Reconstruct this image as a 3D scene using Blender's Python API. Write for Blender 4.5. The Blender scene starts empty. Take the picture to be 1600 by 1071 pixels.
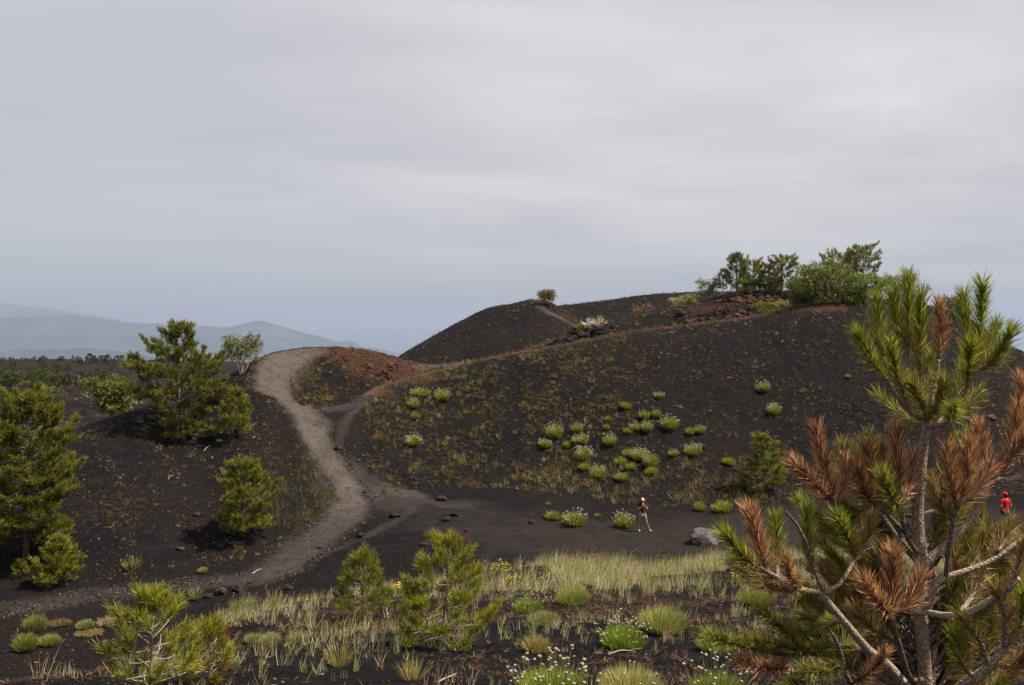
import bpy, math, random
import numpy as np
from mathutils import Vector

random.seed(7)
RNG = np.random.default_rng(7)
C = bpy.context.scene.collection
scene = bpy.context.scene

# ------------------------------------------------------------------ camera, world, sun, exposure
F = 1537.0            # focal length in photo pixels
HZ = 478.0            # eye level in photo pixels
cam_d = bpy.data.cameras.new('camera')
cam_d.sensor_width = 36.0
cam_d.lens = 36.0 * F / 1600.0
cam_d.shift_y = (HZ - 535.5) / 1600.0
cam_d.clip_start = 0.1
cam_d.clip_end = 200000.0
cam = bpy.data.objects.new('camera', cam_d)
C.objects.link(cam)
cam.location = (0, 0, 0)
cam.rotation_euler = (math.radians(90), 0, 0)
scene.camera = cam

SUN_EL = math.radians(57)
SUN_AZ = math.radians(101)      # clockwise from +Y: the sun stands to the right, a little behind the camera
w = bpy.data.worlds.new('World')
scene.world = w
w.use_nodes = True
nt = w.node_tree
for n in list(nt.nodes):
    nt.nodes.remove(n)


def N(nt, typ, **kw):
    n = nt.nodes.new(typ)
    for k, v in kw.items():
        if k.startswith('i_'):
            key = k[2:]
            key = int(key) if key.isdigit() else key.replace('_', ' ')
            n.inputs[key].default_value = v
        else:
            setattr(n, k, v)
    return n


def math_node(nt, op, a, b=None, clamp=False):
    n = nt.nodes.new('ShaderNodeMath')
    n.operation = op
    n.use_clamp = clamp
    for i, v in enumerate((a, b)):
        if v is None:
            continue
        if isinstance(v, (int, float)):
            n.inputs[i].default_value = v
        else:
            nt.links.new(v, n.inputs[i])
    return n.outputs[0]


def mix_rgb(nt, fac, a, b, typ='MIX'):
    n = nt.nodes.new('ShaderNodeMix')
    n.data_type = 'RGBA'
    n.blend_type = typ
    for idx, v in ((0, fac), (6, a), (7, b)):
        if isinstance(v, (int, float)):
            n.inputs[idx].default_value = v
        elif isinstance(v, tuple):
            n.inputs[idx].default_value = v if len(v) == 4 else (*v, 1)
        else:
            nt.links.new(v, n.inputs[idx])
    return n.outputs[2]


def ramp(nt, fac, stops, interp='LINEAR'):
    n = nt.nodes.new('ShaderNodeValToRGB')
    n.color_ramp.interpolation = interp
    els = n.color_ramp.elements
    while len(els) < len(stops):
        els.new(0.5)
    for e, (p, c) in zip(els, stops):
        e.position = p
        e.color = (*c, 1) if isinstance(c, tuple) else (c, c, c, 1)
    nt.links.new(fac, n.inputs[0])
    return n.outputs[0]


sky = N(nt, 'ShaderNodeTexSky', sky_type='NISHITA', sun_disc=False, sun_elevation=SUN_EL,
        sun_rotation=SUN_AZ, altitude=1600, air_density=1.0, dust_density=1.5)
tc = N(nt, 'ShaderNodeTexCoord')
sep = N(nt, 'ShaderNodeSeparateXYZ')
nt.links.new(tc.outputs['Generated'], sep.inputs[0])
zz = math_node(nt, 'ADD', math_node(nt, 'MAXIMUM', sep.outputs[2], 0.0), 0.16)
comb = N(nt, 'ShaderNodeCombineXYZ')
nt.links.new(math_node(nt, 'DIVIDE', sep.outputs[0], zz), comb.inputs[0])
nt.links.new(math_node(nt, 'DIVIDE', sep.outputs[1], zz), comb.inputs[1])
mp = N(nt, 'ShaderNodeMapping')
mp.inputs['Rotation'].default_value = (0, 0, math.radians(-14))
mp.inputs['Location'].default_value = (2.6, 1.15, 0.4)
mp.inputs['Scale'].default_value = (0.75, 1.25, 1)
nt.links.new(comb.outputs[0], mp.inputs[0])
n1 = N(nt, 'ShaderNodeTexNoise', i_Scale=0.85, i_Detail=7.0, i_Roughness=0.5, i_Distortion=0.35)
nt.links.new(mp.outputs[0], n1.inputs['Vector'])
n2 = N(nt, 'ShaderNodeTexNoise', i_Scale=3.2, i_Detail=6.0, i_Roughness=0.6, i_Distortion=0.5)
nt.links.new(mp.outputs[0], n2.inputs['Vector'])
cl = math_node(nt, 'ADD', math_node(nt, 'MULTIPLY', n1.outputs[0], 0.88), math_node(nt, 'MULTIPLY', n2.outputs[0], 0.12))
cloud_col = ramp(nt, cl, [(0.33, (0.565, 0.57, 0.63)), (0.44, (0.66, 0.645, 0.675)), (0.54, (0.735, 0.715, 0.735)), (0.66, (0.82, 0.795, 0.81))])
# thin high cloud: bluer and a little darker towards the horizon
side_fac = ramp(nt, math_node(nt, 'ADD', sep.outputs[0], .5), [(0.0, .75), (0.22, .55), (0.48, 0.0)])
cloud_col = mix_rgb(nt, side_fac, cloud_col, (0.525, 0.55, 0.615))
hz_fac = ramp(nt, sep.outputs[2], [(0.0, 1.0), (0.025, 0.75), (0.075, 0.3), (0.15, 0.0)])
cloud_col = mix_rgb(nt, hz_fac, cloud_col, (0.445, 0.485, 0.565))
cloud10 = mix_rgb(nt, 1.0, cloud_col, (10, 10, 10), 'MULTIPLY')
final = mix_rgb(nt, 0.93, sky.outputs[0], cloud10)
bg = N(nt, 'ShaderNodeBackground', i_Strength=0.0585)
nt.links.new(final, bg.inputs[0])
wo = N(nt, 'ShaderNodeOutputWorld')
nt.links.new(bg.outputs[0], wo.inputs[0])

sun_d = bpy.data.lights.new('sun', 'SUN')
sun_d.energy = 5.0
sun_d.angle = math.radians(0.5)
sun_d.color = (1.0, 0.95, 0.87)
sun = bpy.data.objects.new('sun', sun_d)
C.objects.link(sun)
sd = Vector((math.sin(SUN_AZ) * math.cos(SUN_EL), math.cos(SUN_AZ) * math.cos(SUN_EL), math.sin(SUN_EL)))
sun.rotation_euler = sd.to_track_quat('Z', 'Y').to_euler()
sun.location = (30, -10, 60)

vs = scene.view_settings
vs.view_transform = 'Standard'
vs.look = 'None'
vs.exposure = 0.75
vs.gamma = 1.0
vs.use_curve_mapping = False
scene.cycles.max_bounces = 6
scene.cycles.diffuse_bounces = 2
scene.cycles.transparent_max_bounces = 8
scene.cycles.volume_bounces = 1
scene.cycles.use_denoising = True


# ------------------------------------------------------------------ helpers
def pw(px, py, Y):
    """photo pixel at depth Y -> world point"""
    return np.array([(px - 800.0) * Y / F, Y, (HZ - py) * Y / F])


def tag(o, label=None, cat=None, group=None, kind=None):
    if label:
        o['label'] = label
    if cat:
        o['category'] = cat
    if group:
        o['group'] = group
    if kind:
        o['kind'] = kind
    return o


def empty(name, loc, rz=0.0):
    o = bpy.data.objects.new(name, None)
    C.objects.link(o)
    o.location = loc
    o.rotation_euler = (0, 0, rz)
    o.empty_display_size = 0.2
    return o


def copy_tree(o, parent=None):
    c = o.copy()
    C.objects.link(c)
    c.parent = parent
    for ch in list(o.children):
        copy_tree(ch, c)
    return c


def norm(a):
    return a / np.maximum(np.linalg.norm(a, axis=-1, keepdims=True), 1e-9)


class MB:
    """collects triangles with vertex tints; build() links them as ONE mesh object"""

    def __init__(self):
        self.V, self.T, self.K, self.M, self.n = [], [], [], [], 0

    def add(self, V, T, col=(0.5, 0.5, 0.5), m=0):
        V = np.asarray(V, float).reshape(-1, 3)
        T = np.asarray(T, int).reshape(-1, 3)
        K = np.asarray(col, float)
        if K.ndim == 1:
            K = np.tile(K, (len(V), 1))
        self.V.append(V)
        self.T.append(T + self.n)
        self.K.append(K)
        self.M.append(np.full(len(T), m, int))
        self.n += len(V)
        return self

    def arrays(self):
        return np.concatenate(self.V), np.concatenate(self.T), np.concatenate(self.K)

    def mesh(self, name, mats, smooth=False):
        V, T, K = self.arrays()
        me = bpy.data.meshes.new(name)
        me.vertices.add(len(V))
        me.vertices.foreach_set('co', V.astype(np.float32).ravel())
        me.loops.add(len(T) * 3)
        me.loops.foreach_set('vertex_index', T.astype(np.int32).ravel())
        me.polygons.add(len(T))
        me.polygons.foreach_set('loop_start', np.arange(0, len(T) * 3, 3, dtype=np.int32))
        if not isinstance(mats, (list, tuple)):
            mats = [mats]
        for m in mats:
            me.materials.append(m)
        if len(mats) > 1:
            me.polygons.foreach_set('material_index', np.concatenate(self.M).astype(np.int32))
        me.update(calc_edges=True)
        a = me.color_attributes.new('Col', 'FLOAT_COLOR', 'POINT')
        a.data.foreach_set('color', np.concatenate([K, np.ones((len(K), 1))], 1).astype(np.float32).ravel())
        if smooth:
            me.polygons.foreach_set('use_smooth', np.ones(len(T), bool))
        me.validate()
        return me

    def build(self, name, mats, parent=None, smooth=False):
        o = bpy.data.objects.new(name, self.mesh(name, mats, smooth))
        C.objects.link(o)
        if parent is not None:
            o.parent = parent
        return o


def blades(mb, P, D, L, W, bend, c0, c1, rng=RNG, m=0):
    """thin tapering blades / needles: P base, D direction, L length, W width"""
    P = np.asarray(P, float)
    n = len(P)
    if n == 0:
        return
    D = norm(np.asarray(D, float))
    L = np.broadcast_to(np.asarray(L, float), (n,))[:, None]
    W = np.broadcast_to(np.asarray(W, float), (n,))[:, None]
    bend = np.broadcast_to(np.asarray(bend, float), (n, 3))
    S = norm(np.cross(D, rng.normal(size=(n, 3))))
    mid = P + D * L * .55 + bend * L * .15
    tip = P + D * L + bend * L * .5
    V = np.stack([P - S * W / 2, P + S * W / 2, mid - S * W * .45, mid + S * W * .45, tip], 1)
    T = np.array([[0, 1, 3], [0, 3, 2], [2, 3, 4]])[None] + (np.arange(n) * 5)[:, None, None]
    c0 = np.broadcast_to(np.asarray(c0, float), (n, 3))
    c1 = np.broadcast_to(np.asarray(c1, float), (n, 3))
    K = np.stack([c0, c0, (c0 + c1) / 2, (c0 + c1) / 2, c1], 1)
    mb.add(V.reshape(-1, 3), T.reshape(-1, 3), K.reshape(-1, 3), m)


def tube(mb, pts, rad, sides=6, col=(0.2, 0.15, 0.1), m=0, cap=True):
    pts = np.asarray(pts, float)
    n = len(pts)
    rad = np.broadcast_to(np.asarray(rad, float), (n,))
    tg = norm(np.gradient(pts, axis=0))
    ref = np.array([0.31, 0.87, 0.2])
    u = norm(np.cross(tg, ref))
    v = np.cross(tg, u)
    a = np.linspace(0, 2 * np.pi, sides, endpoint=False)
    ring = u[:, None] * np.cos(a)[None, :, None] + v[:, None] * np.sin(a)[None, :, None]
    V = (pts[:, None] + ring * rad[:, None, None]).reshape(-1, 3)
    T = []
    for i in range(n - 1):
        for j in range(sides):
            k = (j + 1) % sides
            p, q, r, s = i * sides + j, i * sides + k, (i + 1) * sides + k, (i + 1) * sides + j
            T += [[p, q, r], [p, r, s]]
    if cap:
        V = np.concatenate([V, pts[-1:] + tg[-1:] * rad[-1] * .5, pts[:1]])
        e, b = n * sides, n * sides + 1
        for j in range(sides):
            k = (j + 1) % sides
            T.append([(n - 1) * sides + j, (n - 1) * sides + k, e])
            T.append([k, j, b])
    mb.add(V, T, col, m)


def spline(pts, n):
    """Catmull-Rom through control points"""
    pts = np.asarray(pts, float)
    if len(pts) == 2:
        t = np.linspace(0, 1, n)[:, None]
        return pts[0] * (1 - t) + pts[1] * t
    P = np.concatenate([2 * pts[:1] - pts[1:2], pts, 2 * pts[-1:] - pts[-2:-1]])
    out = []
    for u in np.linspace(0, len(pts) - 1 - 1e-6, n):
        i = int(u)
        t = u - i
        a, b, c, d = P[i:i + 4]
        out.append(.5 * (2 * b + (c - a) * t + (2 * a - 5 * b + 4 * c - d) * t * t + (3 * b - a - 3 * c + d) * t ** 3))
    return np.array(out)


def _hash(ix, iy, seed):
    h = (ix * 374761393 + iy * 668265263 + seed * 2147483647) & 0xFFFFFFFF
    h = ((h ^ (h >> 13)) * 1274126177) & 0xFFFFFFFF
    h = h ^ (h >> 16)
    return (h & 0xFFFF) / 65535.0


def vnoise(x, y, seed=0):
    x = np.asarray(x, float)
    y = np.asarray(y, float)
    ix = np.floor(x).astype(np.int64)
    iy = np.floor(y).astype(np.int64)
    fx = x - ix
    fy = y - iy
    ux = fx * fx * fx * (fx * (fx * 6 - 15) + 10)
    uy = fy * fy * fy * (fy * (fy * 6 - 15) + 10)
    a = _hash(ix, iy, seed)
    b = _hash(ix + 1, iy, seed)
    c = _hash(ix, iy + 1, seed)
    d = _hash(ix + 1, iy + 1, seed)
    return (a * (1 - ux) + b * ux) * (1 - uy) + (c * (1 - ux) + d * ux) * uy * 1.0


def fbm(x, y, seed=0, octv=4, gain=.5):
    s, amp, tot = 0, 1.0, 0
    for i in range(octv):
        s = s + amp * (vnoise(x * 2 ** i + 17.3 * i, y * 2 ** i - 9.1 * i, seed + i) - .5)
        tot += amp
        amp *= gain
    return s / tot * 2


def sstep(a, b, x):
    t = np.clip((x - a) / (b - a), 0, 1)
    return t * t * (3 - 2 * t)


def pchip(x, y, xq):
    x = np.asarray(x, float)
    y = np.asarray(y, float)
    xq = np.clip(xq, x[0], x[-1])
    h = np.diff(x)
    d = np.diff(y) / h
    m = np.zeros(len(x))
    for i in range(1, len(x) - 1):
        if d[i - 1] * d[i] > 0:
            w1 = 2 * h[i] + h[i - 1]
            w2 = h[i] + 2 * h[i - 1]
            m[i] = (w1 + w2) / (w1 / d[i - 1] + w2 / d[i])
    m[0], m[-1] = d[0], d[-1]
    k = np.clip(np.searchsorted(x, xq) - 1, 0, len(x) - 2)
    t = (xq - x[k]) / h[k]
    return ((1 + 2 * t) * (1 - t) ** 2 * y[k] + t * (1 - t) ** 2 * h[k] * m[k]
            + t * t * (3 - 2 * t) * y[k + 1] + t * t * (t - 1) * h[k] * m[k + 1])


# ------------------------------------------------------------------ materials
def new_mat(name):
    m = bpy.data.materials.new(name)
    m.use_nodes = True
    nt = m.node_tree
    for n in list(nt.nodes):
        nt.nodes.remove(n)
    out = N(nt, 'ShaderNodeOutputMaterial')
    return m, nt, out


def foliage_mat(name, transl=.3, rough=.55, spec=.35, var=.35):
    m, nt, out = new_mat(name)
    at = N(nt, 'ShaderNodeAttribute', attribute_name='Col')
    geo = N(nt, 'ShaderNodeNewGeometry')
    nz = N(nt, 'ShaderNodeTexNoise', i_Scale=3.0, i_Detail=4.0)
    nt.links.new(geo.outputs['Position'], nz.inputs['Vector'])
    val = math_node(nt, 'ADD', math_node(nt, 'MULTIPLY', nz.outputs[0], 2 * var), 1 - var)
    vc = N(nt, 'ShaderNodeCombineColor')
    for i in range(3):
        nt.links.new(val, vc.inputs[i])
    col = mix_rgb(nt, 1.0, at.outputs['Color'], vc.outputs[0], 'MULTIPLY')
    p = N(nt, 'ShaderNodeBsdfPrincipled', i_Roughness=rough)
    p.inputs['Specular IOR Level'].default_value = spec
    nt.links.new(col, p.inputs['Base Color'])
    tr = N(nt, 'ShaderNodeBsdfTranslucent')
    nt.links.new(mix_rgb(nt, 1.0, col, (1.1, 1.15, .7), 'MULTIPLY'), tr.inputs[0])
    mx = N(nt, 'ShaderNodeMixShader', i_0=transl)
    nt.links.new(p.outputs[0], mx.inputs[1])
    nt.links.new(tr.outputs[0], mx.inputs[2])
    nt.links.new(mx.outputs[0], out.inputs[0])
    return m


def bark_mat(name, scale=30., lo=.6, hi=1.5, bump=.6):
    m, nt, out = new_mat(name)
    at = N(nt, 'ShaderNodeAttribute', attribute_name='Col')
    tcn = N(nt, 'ShaderNodeTexCoord')
    vo = N(nt, 'ShaderNodeTexVoronoi', i_Scale=scale)
    nt.links.new(tcn.outputs['Object'], vo.inputs['Vector'])
    nz = N(nt, 'ShaderNodeTexNoise', i_Scale=scale * .6, i_Detail=6.0)
    nt.links.new(tcn.outputs['Object'], nz.inputs['Vector'])
    f = math_node(nt, 'MULTIPLY', vo.outputs['Distance'], nz.outputs[0])
    v = ramp(nt, f, [(0.05, lo), (0.45, hi)])
    col = mix_rgb(nt, 1.0, at.outputs['Color'], v, 'MULTIPLY')
    p = N(nt, 'ShaderNodeBsdfPrincipled', i_Roughness=.85)
    p.inputs['Specular IOR Level'].default_value = .2
    nt.links.new(col, p.inputs['Base Color'])
    b = N(nt, 'ShaderNodeBump', i_Strength=bump, i_Distance=.01)
    nt.links.new(f, b.inputs['Height'])
    nt.links.new(b.outputs[0], p.inputs['Normal'])
    nt.links.new(p.outputs[0], out.inputs[0])
    return m


def rock_mat(name, scale=6., bump=.8):
    m, nt, out = new_mat(name)
    at = N(nt, 'ShaderNodeAttribute', attribute_name='Col')
    geo = N(nt, 'ShaderNodeNewGeometry')
    nz = N(nt, 'ShaderNodeTexNoise', i_Scale=scale, i_Detail=9.0, i_Roughness=.7)
    nt.links.new(geo.outputs['Position'], nz.inputs['Vector'])
    v = ramp(nt, nz.outputs[0], [(0.28, .35), (0.52, 1.0), (0.72, 1.9)])
    col = mix_rgb(nt, 1.0, at.outputs['Color'], v, 'MULTIPLY')
    p = N(nt, 'ShaderNodeBsdfPrincipled', i_Roughness=.95)
    p.inputs['Specular IOR Level'].default_value = .1
    nt.links.new(col, p.inputs['Base Color'])
    b = N(nt, 'ShaderNodeBump', i_Strength=bump, i_Distance=.06)
    nt.links.new(nz.outputs[0], b.inputs['Height'])
    nt.links.new(b.outputs[0], p.inputs['Normal'])
    nt.links.new(p.outputs[0], out.inputs[0])
    return m


def cloth_mat(name, col, rough=.85):
    m, nt, out = new_mat(name)
    geo = N(nt, 'ShaderNodeNewGeometry')
    nz = N(nt, 'ShaderNodeTexNoise', i_Scale=18.0, i_Detail=4.0)
    nt.links.new(geo.outputs['Position'], nz.inputs['Vector'])
    v = ramp(nt, nz.outputs[0], [(0.3, .8), (0.7, 1.15)])
    p = N(nt, 'ShaderNodeBsdfPrincipled', i_Roughness=rough)
    p.inputs['Specular IOR Level'].default_value = .2
    nt.links.new(mix_rgb(nt, 1.0, (*col, 1), v, 'MULTIPLY'), p.inputs['Base Color'])
    nt.links.new(p.outputs[0], out.inputs[0])
    return m


def ground_mat():
    m, nt, out = new_mat('volcanic_scoria')
    geo = N(nt, 'ShaderNodeNewGeometry')
    P = geo.outputs['Position']
    pa = N(nt, 'ShaderNodeAttribute', attribute_name='path').outputs['Fac']
    ra = N(nt, 'ShaderNodeAttribute', attribute_name='red').outputs['Fac']
    la = N(nt, 'ShaderNodeAttribute', attribute_name='lava').outputs['Fac']
    sa = N(nt, 'ShaderNodeAttribute', attribute_name='stony').outputs['Fac']

    def noise(scale, detail=6., rough=.6, dist=0.):
        n = N(nt, 'ShaderNodeTexNoise', i_Scale=scale, i_Detail=detail, i_Roughness=rough, i_Distortion=dist)
        nt.links.new(P, n.inputs['Vector'])
        return n
    big = noise(.12, 5.)
    mid = noise(1.1, 8., .65)
    fine = noise(9., 8., .75)
    grit = noise(45., 4., .7)
    base = ramp(nt, mid.outputs[0], [(0.30, (.0042, .0038, .0041)), (0.5, (.0072, .0064, .0066)), (0.72, (.0135, .0110, .0107))])
    warm = ramp(nt, big.outputs[0], [(0.40, 0.0), (0.62, 1.0)])
    base = mix_rgb(nt, warm, base, (.0112, .0086, .0076))
    # grain of the scoria
    g = ramp(nt, fine.outputs[0], [(0.28, .35), (0.5, .95), (0.74, 2.0)])
    base = mix_rgb(nt, 1.0, base, g, 'MULTIPLY')
    # reddish oxidised scoria
    rn = ramp(nt, math_node(nt, 'ADD', ra, math_node(nt, 'MULTIPLY', math_node(nt, 'SUBTRACT', mid.outputs[0], .5), 1.2)), [(0.2, 0.0), (0.75, 1.0)])
    rcol = ramp(nt, fine.outputs[0], [(0.3, (.017, .0090, .0072)), (0.5, (.043, .0195, .0140)), (0.7, (.085, .039, .027))])
    base = mix_rgb(nt, math_node(nt, 'MULTIPLY', rn, math_node(nt, 'MINIMUM', math_node(nt, 'MULTIPLY', ra, 2.0), 1.0)), base, rcol)
    # trodden path: paler dust
    pn = math_node(nt, 'MULTIPLY', pa, ramp(nt, mid.outputs[0], [(0.3, .55), (0.6, 1.1)]), True)
    pcol = ramp(nt, fine.outputs[0], [(0.25, (.036, .0285, .0235)), (0.5, (.080, .065, .055)), (0.76, (.138, .113, .095))])
    base = mix_rgb(nt, pn, base, pcol)
    # scattered pebbles and dry bits
    vo = N(nt, 'ShaderNodeTexVoronoi', i_Scale=4.2)
    nt.links.new(P, vo.inputs['Vector'])
    spot = ramp(nt, vo.outputs['Distance'], [(0.0, 1.0), (0.13, .85), (0.21, 0.0)])
    sr = N(nt, 'ShaderNodeSeparateColor')
    nt.links.new(vo.outputs['Color'], sr.inputs[0])
    pick = ramp(nt, sr.outputs[0], [(0.52, 0.0), (0.58, 1.0)])
    stone = mix_rgb(nt, sr.outputs[1], (.020, .0145, .0125), (.070, .047, .034))
    base = mix_rgb(nt, math_node(nt, 'MULTIPLY', math_node(nt, 'MULTIPLY', spot, pick), sa), base, stone)
    # lava field: blocky black and rust
    ln = noise(.3, 9., .75)
    lcol = ramp(nt, ln.outputs[0], [(0.33, (.005, .0043, .0042)), (0.47, (.012, .0095, .0088)), (0.57, (.023, .0145, .0118)), (0.70, (.042, .031, .024))])
    base = mix_rgb(nt, la, base, lcol)
    p = N(nt, 'ShaderNodeBsdfPrincipled', i_Roughness=1.0)
    p.inputs['Specular IOR Level'].default_value = .05
    nt.links.new(base, p.inputs['Base Color'])
    h = math_node(nt, 'ADD', math_node(nt, 'MULTIPLY', fine.outputs[0], .7), math_node(nt, 'MULTIPLY', grit.outputs[0], .25))
    h = math_node(nt, 'ADD', h, math_node(nt, 'MULTIPLY', mid.outputs[0], 1.0))
    b = N(nt, 'ShaderNodeBump', i_Strength=.55, i_Distance=.12)
    nt.links.new(h, b.inputs['Height'])
    nt.links.new(b.outputs[0], p.inputs['Normal'])
    nt.links.new(p.outputs[0], out.inputs[0])
    return m


M_GROUND = ground_mat()
M_NEEDLE = foliage_mat('pine_needles', .36, .42, .22, .25)
M_DEAD = foliage_mat('dead_needles', .3, .5, .25, .25)
M_LEAF = foliage_mat('broad_leaves', .3, .6, .12, .3)
M_GRASS = foliage_mat('grass_blades', .3, .7, .06, .2)
M_FLOWER = foliage_mat('flower_heads', .15, .8, .1, .1)
M_BARK = bark_mat('pine_bark', 115., .4, 1.7, .9)
M_BARKFAR = bark_mat('weathered_bark', 6., .6, 1.4, .4)
M_ROCK = rock_mat('scoria_rock', 6.)
M_BOULDER = rock_mat('weathered_boulder', 3.5, .7)
M_STONES = rock_mat('loose_stones', 20., .3)

# ------------------------------------------------------------------ terrain
# Feature lines of the terrain from the viewpoint outwards: (azimuth column, elevation row, distance).
# A third entry written as a tuple (Y, z) gives the height itself.
LINES = [
    [(-600, (.4, -1.62)), (2200, (.4, -1.62))],
    [(-600, (3., -1.85)), (1000, (3., -1.85)), (1600, (3., -1.80)), (2200, (3., -1.8))],
    [(-600, 1150, 5.2), (0, 1092, 6.2), (200, 1076, 7.), (1600, 1074, 7.), (2200, 1074, 7.)],
    [(-600, 1170, 5.9), (0, 1080, 7.1), (150, 1056, 8.5), (300, 1018, 10.), (520, 972, 12.), (750, 940, 14.), (1000, 938, 14.5), (1150, 930, 15.), (1600, 925, 15.), (2200, 925, 15.)],
    [(-600, 1200, 6.5), (0, 1074, 8.), (100, 1054, 9.3), (170, 1034, 10.4), (300, 985, 13.), (400, 956, 15.), (520, 935, 17.), (640, 912, 19.5), (750, 893, 22.), (850, 886, 23.), (1000, 889, 23.), (1150, 876, 24.), (1300, 866, 24.5), (1600, 858, 24.), (2200, 858, 24.)],
    [(-600, 1212, 10.), (0, 1084, 12.), (300, 994, 18.5), (520, 944, 23.), (750, 902, 29.), (1000, 898, 30.), (1300, 876, 31.), (2200, 868, 31.)],
    [(-600, 1170, 27.), (0, 1066, 32.), (170, 1024, 34.8), (300, 978, 37.5), (520, 926, 41.5), (750, 884, 44.), (1000, 880, 44.3), (1150, 868, 44.6), (1600, 845, 43.5), (2200, 845, 43.5)],
    [(-600, 1010, 36.), (0, 925, 42.), (200, 905, 43.5), (300, 890, 45.5), (400, 872, 46.5), (470, 845, 49.), (520, 815, 52.), (560, 785, 55.), (640, 770, 58.), (700, 766, 59.), (800, 770, 58.), (900, 783, 56.5), (1000, 795, 55.), (1200, 790, 54.), (1400, 780, 53.), (1600, 772, 52.), (2200, 740, 52.)],
    [(-600, 1000, 40.), (0, 840, 46.), (200, 785, 50.), (300, 755, 54.), (400, 685, 58.5), (430, 652, 61.8), (455, 636, 64.), (480, 633, 66.), (520, 634, 66.5), (545, 630, 67.), (570, 616, 69.), (600, 601, 72.), (640, 590, 75.), (670, 581, 76.5), (700, 574, 77.5), (760, 560, 78.), (830, 546, 78.), (900, 533, 78.), (1000, 515, 78.5), (1100, 503, 79.), (1200, 490, 80.), (1260, 477, 80.5), (1300, 471, 81.), (1350, 472, 81.), (1400, 479, 81.), (1500, 511, 79.), (1600, 548, 77.), (1800, 600, 74.), (2200, 690, 70.)],
    [(-600, 995, 42.), (0, 778, 49.5), (200, 711, 54.5), (300, 677, 60.), (400, 622, 65.2), (436, 614, 66.8), (462, 626, 68.), (485, 638, 70.), (520, 644, 71.), (545, 641, 72.), (570, 632, 74.), (600, 611, 77.), (640, 598, 79.), (670, 589, 80.), (700, 590, 82.), (760, 585, 83.), (830, 575, 84.), (900, 560, 84.5), (1000, 532, 85.), (1100, 514, 85.), (1200, 502, 86.), (1300, 484, 87.), (1400, 492, 88.), (1600, 570, 84.), (2200, 720, 78.)],
    [(-600, 990, 44.), (0, 738, 53.), (100, 690, 56.), (180, 656, 58.5), (260, 628, 63.), (340, 597, 68.5), (400, 563, 73.), (440, 547.5, 77.), (480, 543, 80.), (520, 543.5, 81.), (560, 545, 82.), (600, 553, 83.), (640, 565, 84.), (670, 571.5, 85.), (700, 569, 88.), (740, 564, 91.), (800, 551, 94.), (850, 535, 95.), (900, 518, 96.), (960, 502, 97.), (1020, 490, 98.), (1060, 480, 98.), (1100, 470, 99.), (1130, 463, 99.), (1180, 456, 99.), (1240, 456, 99.), (1300, 462, 99.), (1400, 470, 99.), (1500, 490, 97.), (1600, 560, 95.), (2200, 720, 90.)],
    [(-600, (100., -13.9)), (0, (100., -13.7)), (260, (98., -13.4)), (340, (98., -12.2)), (400, (100., -11.)), (480, (102., -9.5)), (560, (105., -9.5)), (640, (108., -9.)), (700, (110., -8.5)), (800, (112., -7.5)), (900, (114., -5.5)), (1000, (114., -4.)), (1100, (115., -2.)), (1300, (115., -1.5)), (1600, (110., -7.)), (2200, (108., -14.))],
    [(-600, (180., -17.)), (0, (180., -16.7)), (400, (180., -16.2)), (500, (165., -15.)), (560, (152., -12.8)), (600, 577, 146.), (620, 559, 145.), (640, 546, 145.), (680, 524, 145.), (720, 502, 145.), (770, 479, 145.), (800, 474, 145.), (835, 468, 145.), (855, 470, 145.), (875, 481, 145.), (895, 494, 145.), (915, 506, 145.), (950, 518, 146.), (1000, 514, 148.), (1100, (148., -3.)), (1300, (148., -3.)), (1600, (148., -9.)), (2200, (148., -16.))],
    [(-600, (260., -20.6)), (0, (260., -20.4)), (500, (250., -20.)), (560, (220., -18.)), (620, (168., -12.)), (700, (168., -8.)), (800, (168., -5.)), (850, (168., -3.8)), (900, (168., -3.2)), (1000, (168., -1.6)), (1100, (168., -.6)), (1300, (168., -3.)), (1600, (168., -11.)), (2200, (168., -18.))],
    [(-600, (350., -24.2)), (0, (350., -24.)), (560, (350., -26.)), (620, (215., -18.)), (700, (200., -12.)), (800, (192., -4.)), (850, 484, 190.), (870, 477.5, 190.), (900, 475, 190.), (960, 468, 190.), (1020, 460, 190.), (1080, 456.5, 190.), (1130, 456, 190.), (1200, 462, 190.), (1300, 475, 190.), (1600, (200., -14.)), (2200, (200., -22.))],
    [(-600, (650., -36.6)), (0, (650., -36.4)), (560, (650., -40.)), (700, (520., -70.)), (2200, (520., -80.))],
    [(-600, (1300., -140.)), (2200, (1300., -180.))],
    [(-600, (4000., -800.)), (2200, (4000., -800.))],
    [(-600, (9000., -1530.)), (2200, (9000., -1530.))],
]
ROWS = [12, 36, 46, 46, 24, 22, 70, 135, 46, 66, 26, 60, 18, 40, 34, 14, 8, 6]
cols = np.concatenate([np.linspace(-4600, -1200, 26)[:-1], np.linspace(-1200, 0, 110)[:-1], np.linspace(0, 1600, 500)[:-1],
                       np.linspace(1600, 2800, 110)[:-1], np.linspace(2800, 6200, 26)])
nC = len(cols)
lineY = np.zeros((len(LINES), nC))
lineZ = np.zeros((len(LINES), nC))
for k, ln in enumerate(LINES):
    px = [e[0] for e in ln]
    Yv, Zv = [], []
    for e in ln:
        if isinstance(e[1], tuple):
            Yv.append(e[1][0])
            Zv.append(e[1][1])
        else:
            Yv.append(e[2])
            Zv.append((HZ - e[1]) * e[2] / F)
    lineY[k] = np.exp(pchip(px, np.log(Yv), cols))
    lineZ[k] = pchip(px, Zv, cols)
def smooth_cols(a, sig=9.):
    ker = np.exp(-.5 * (np.arange(-12, 13) * 3.2 / sig) ** 2)
    ker /= ker.sum()
    return np.convolve(np.pad(a, 12, 'edge'), ker, 'valid')


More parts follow.
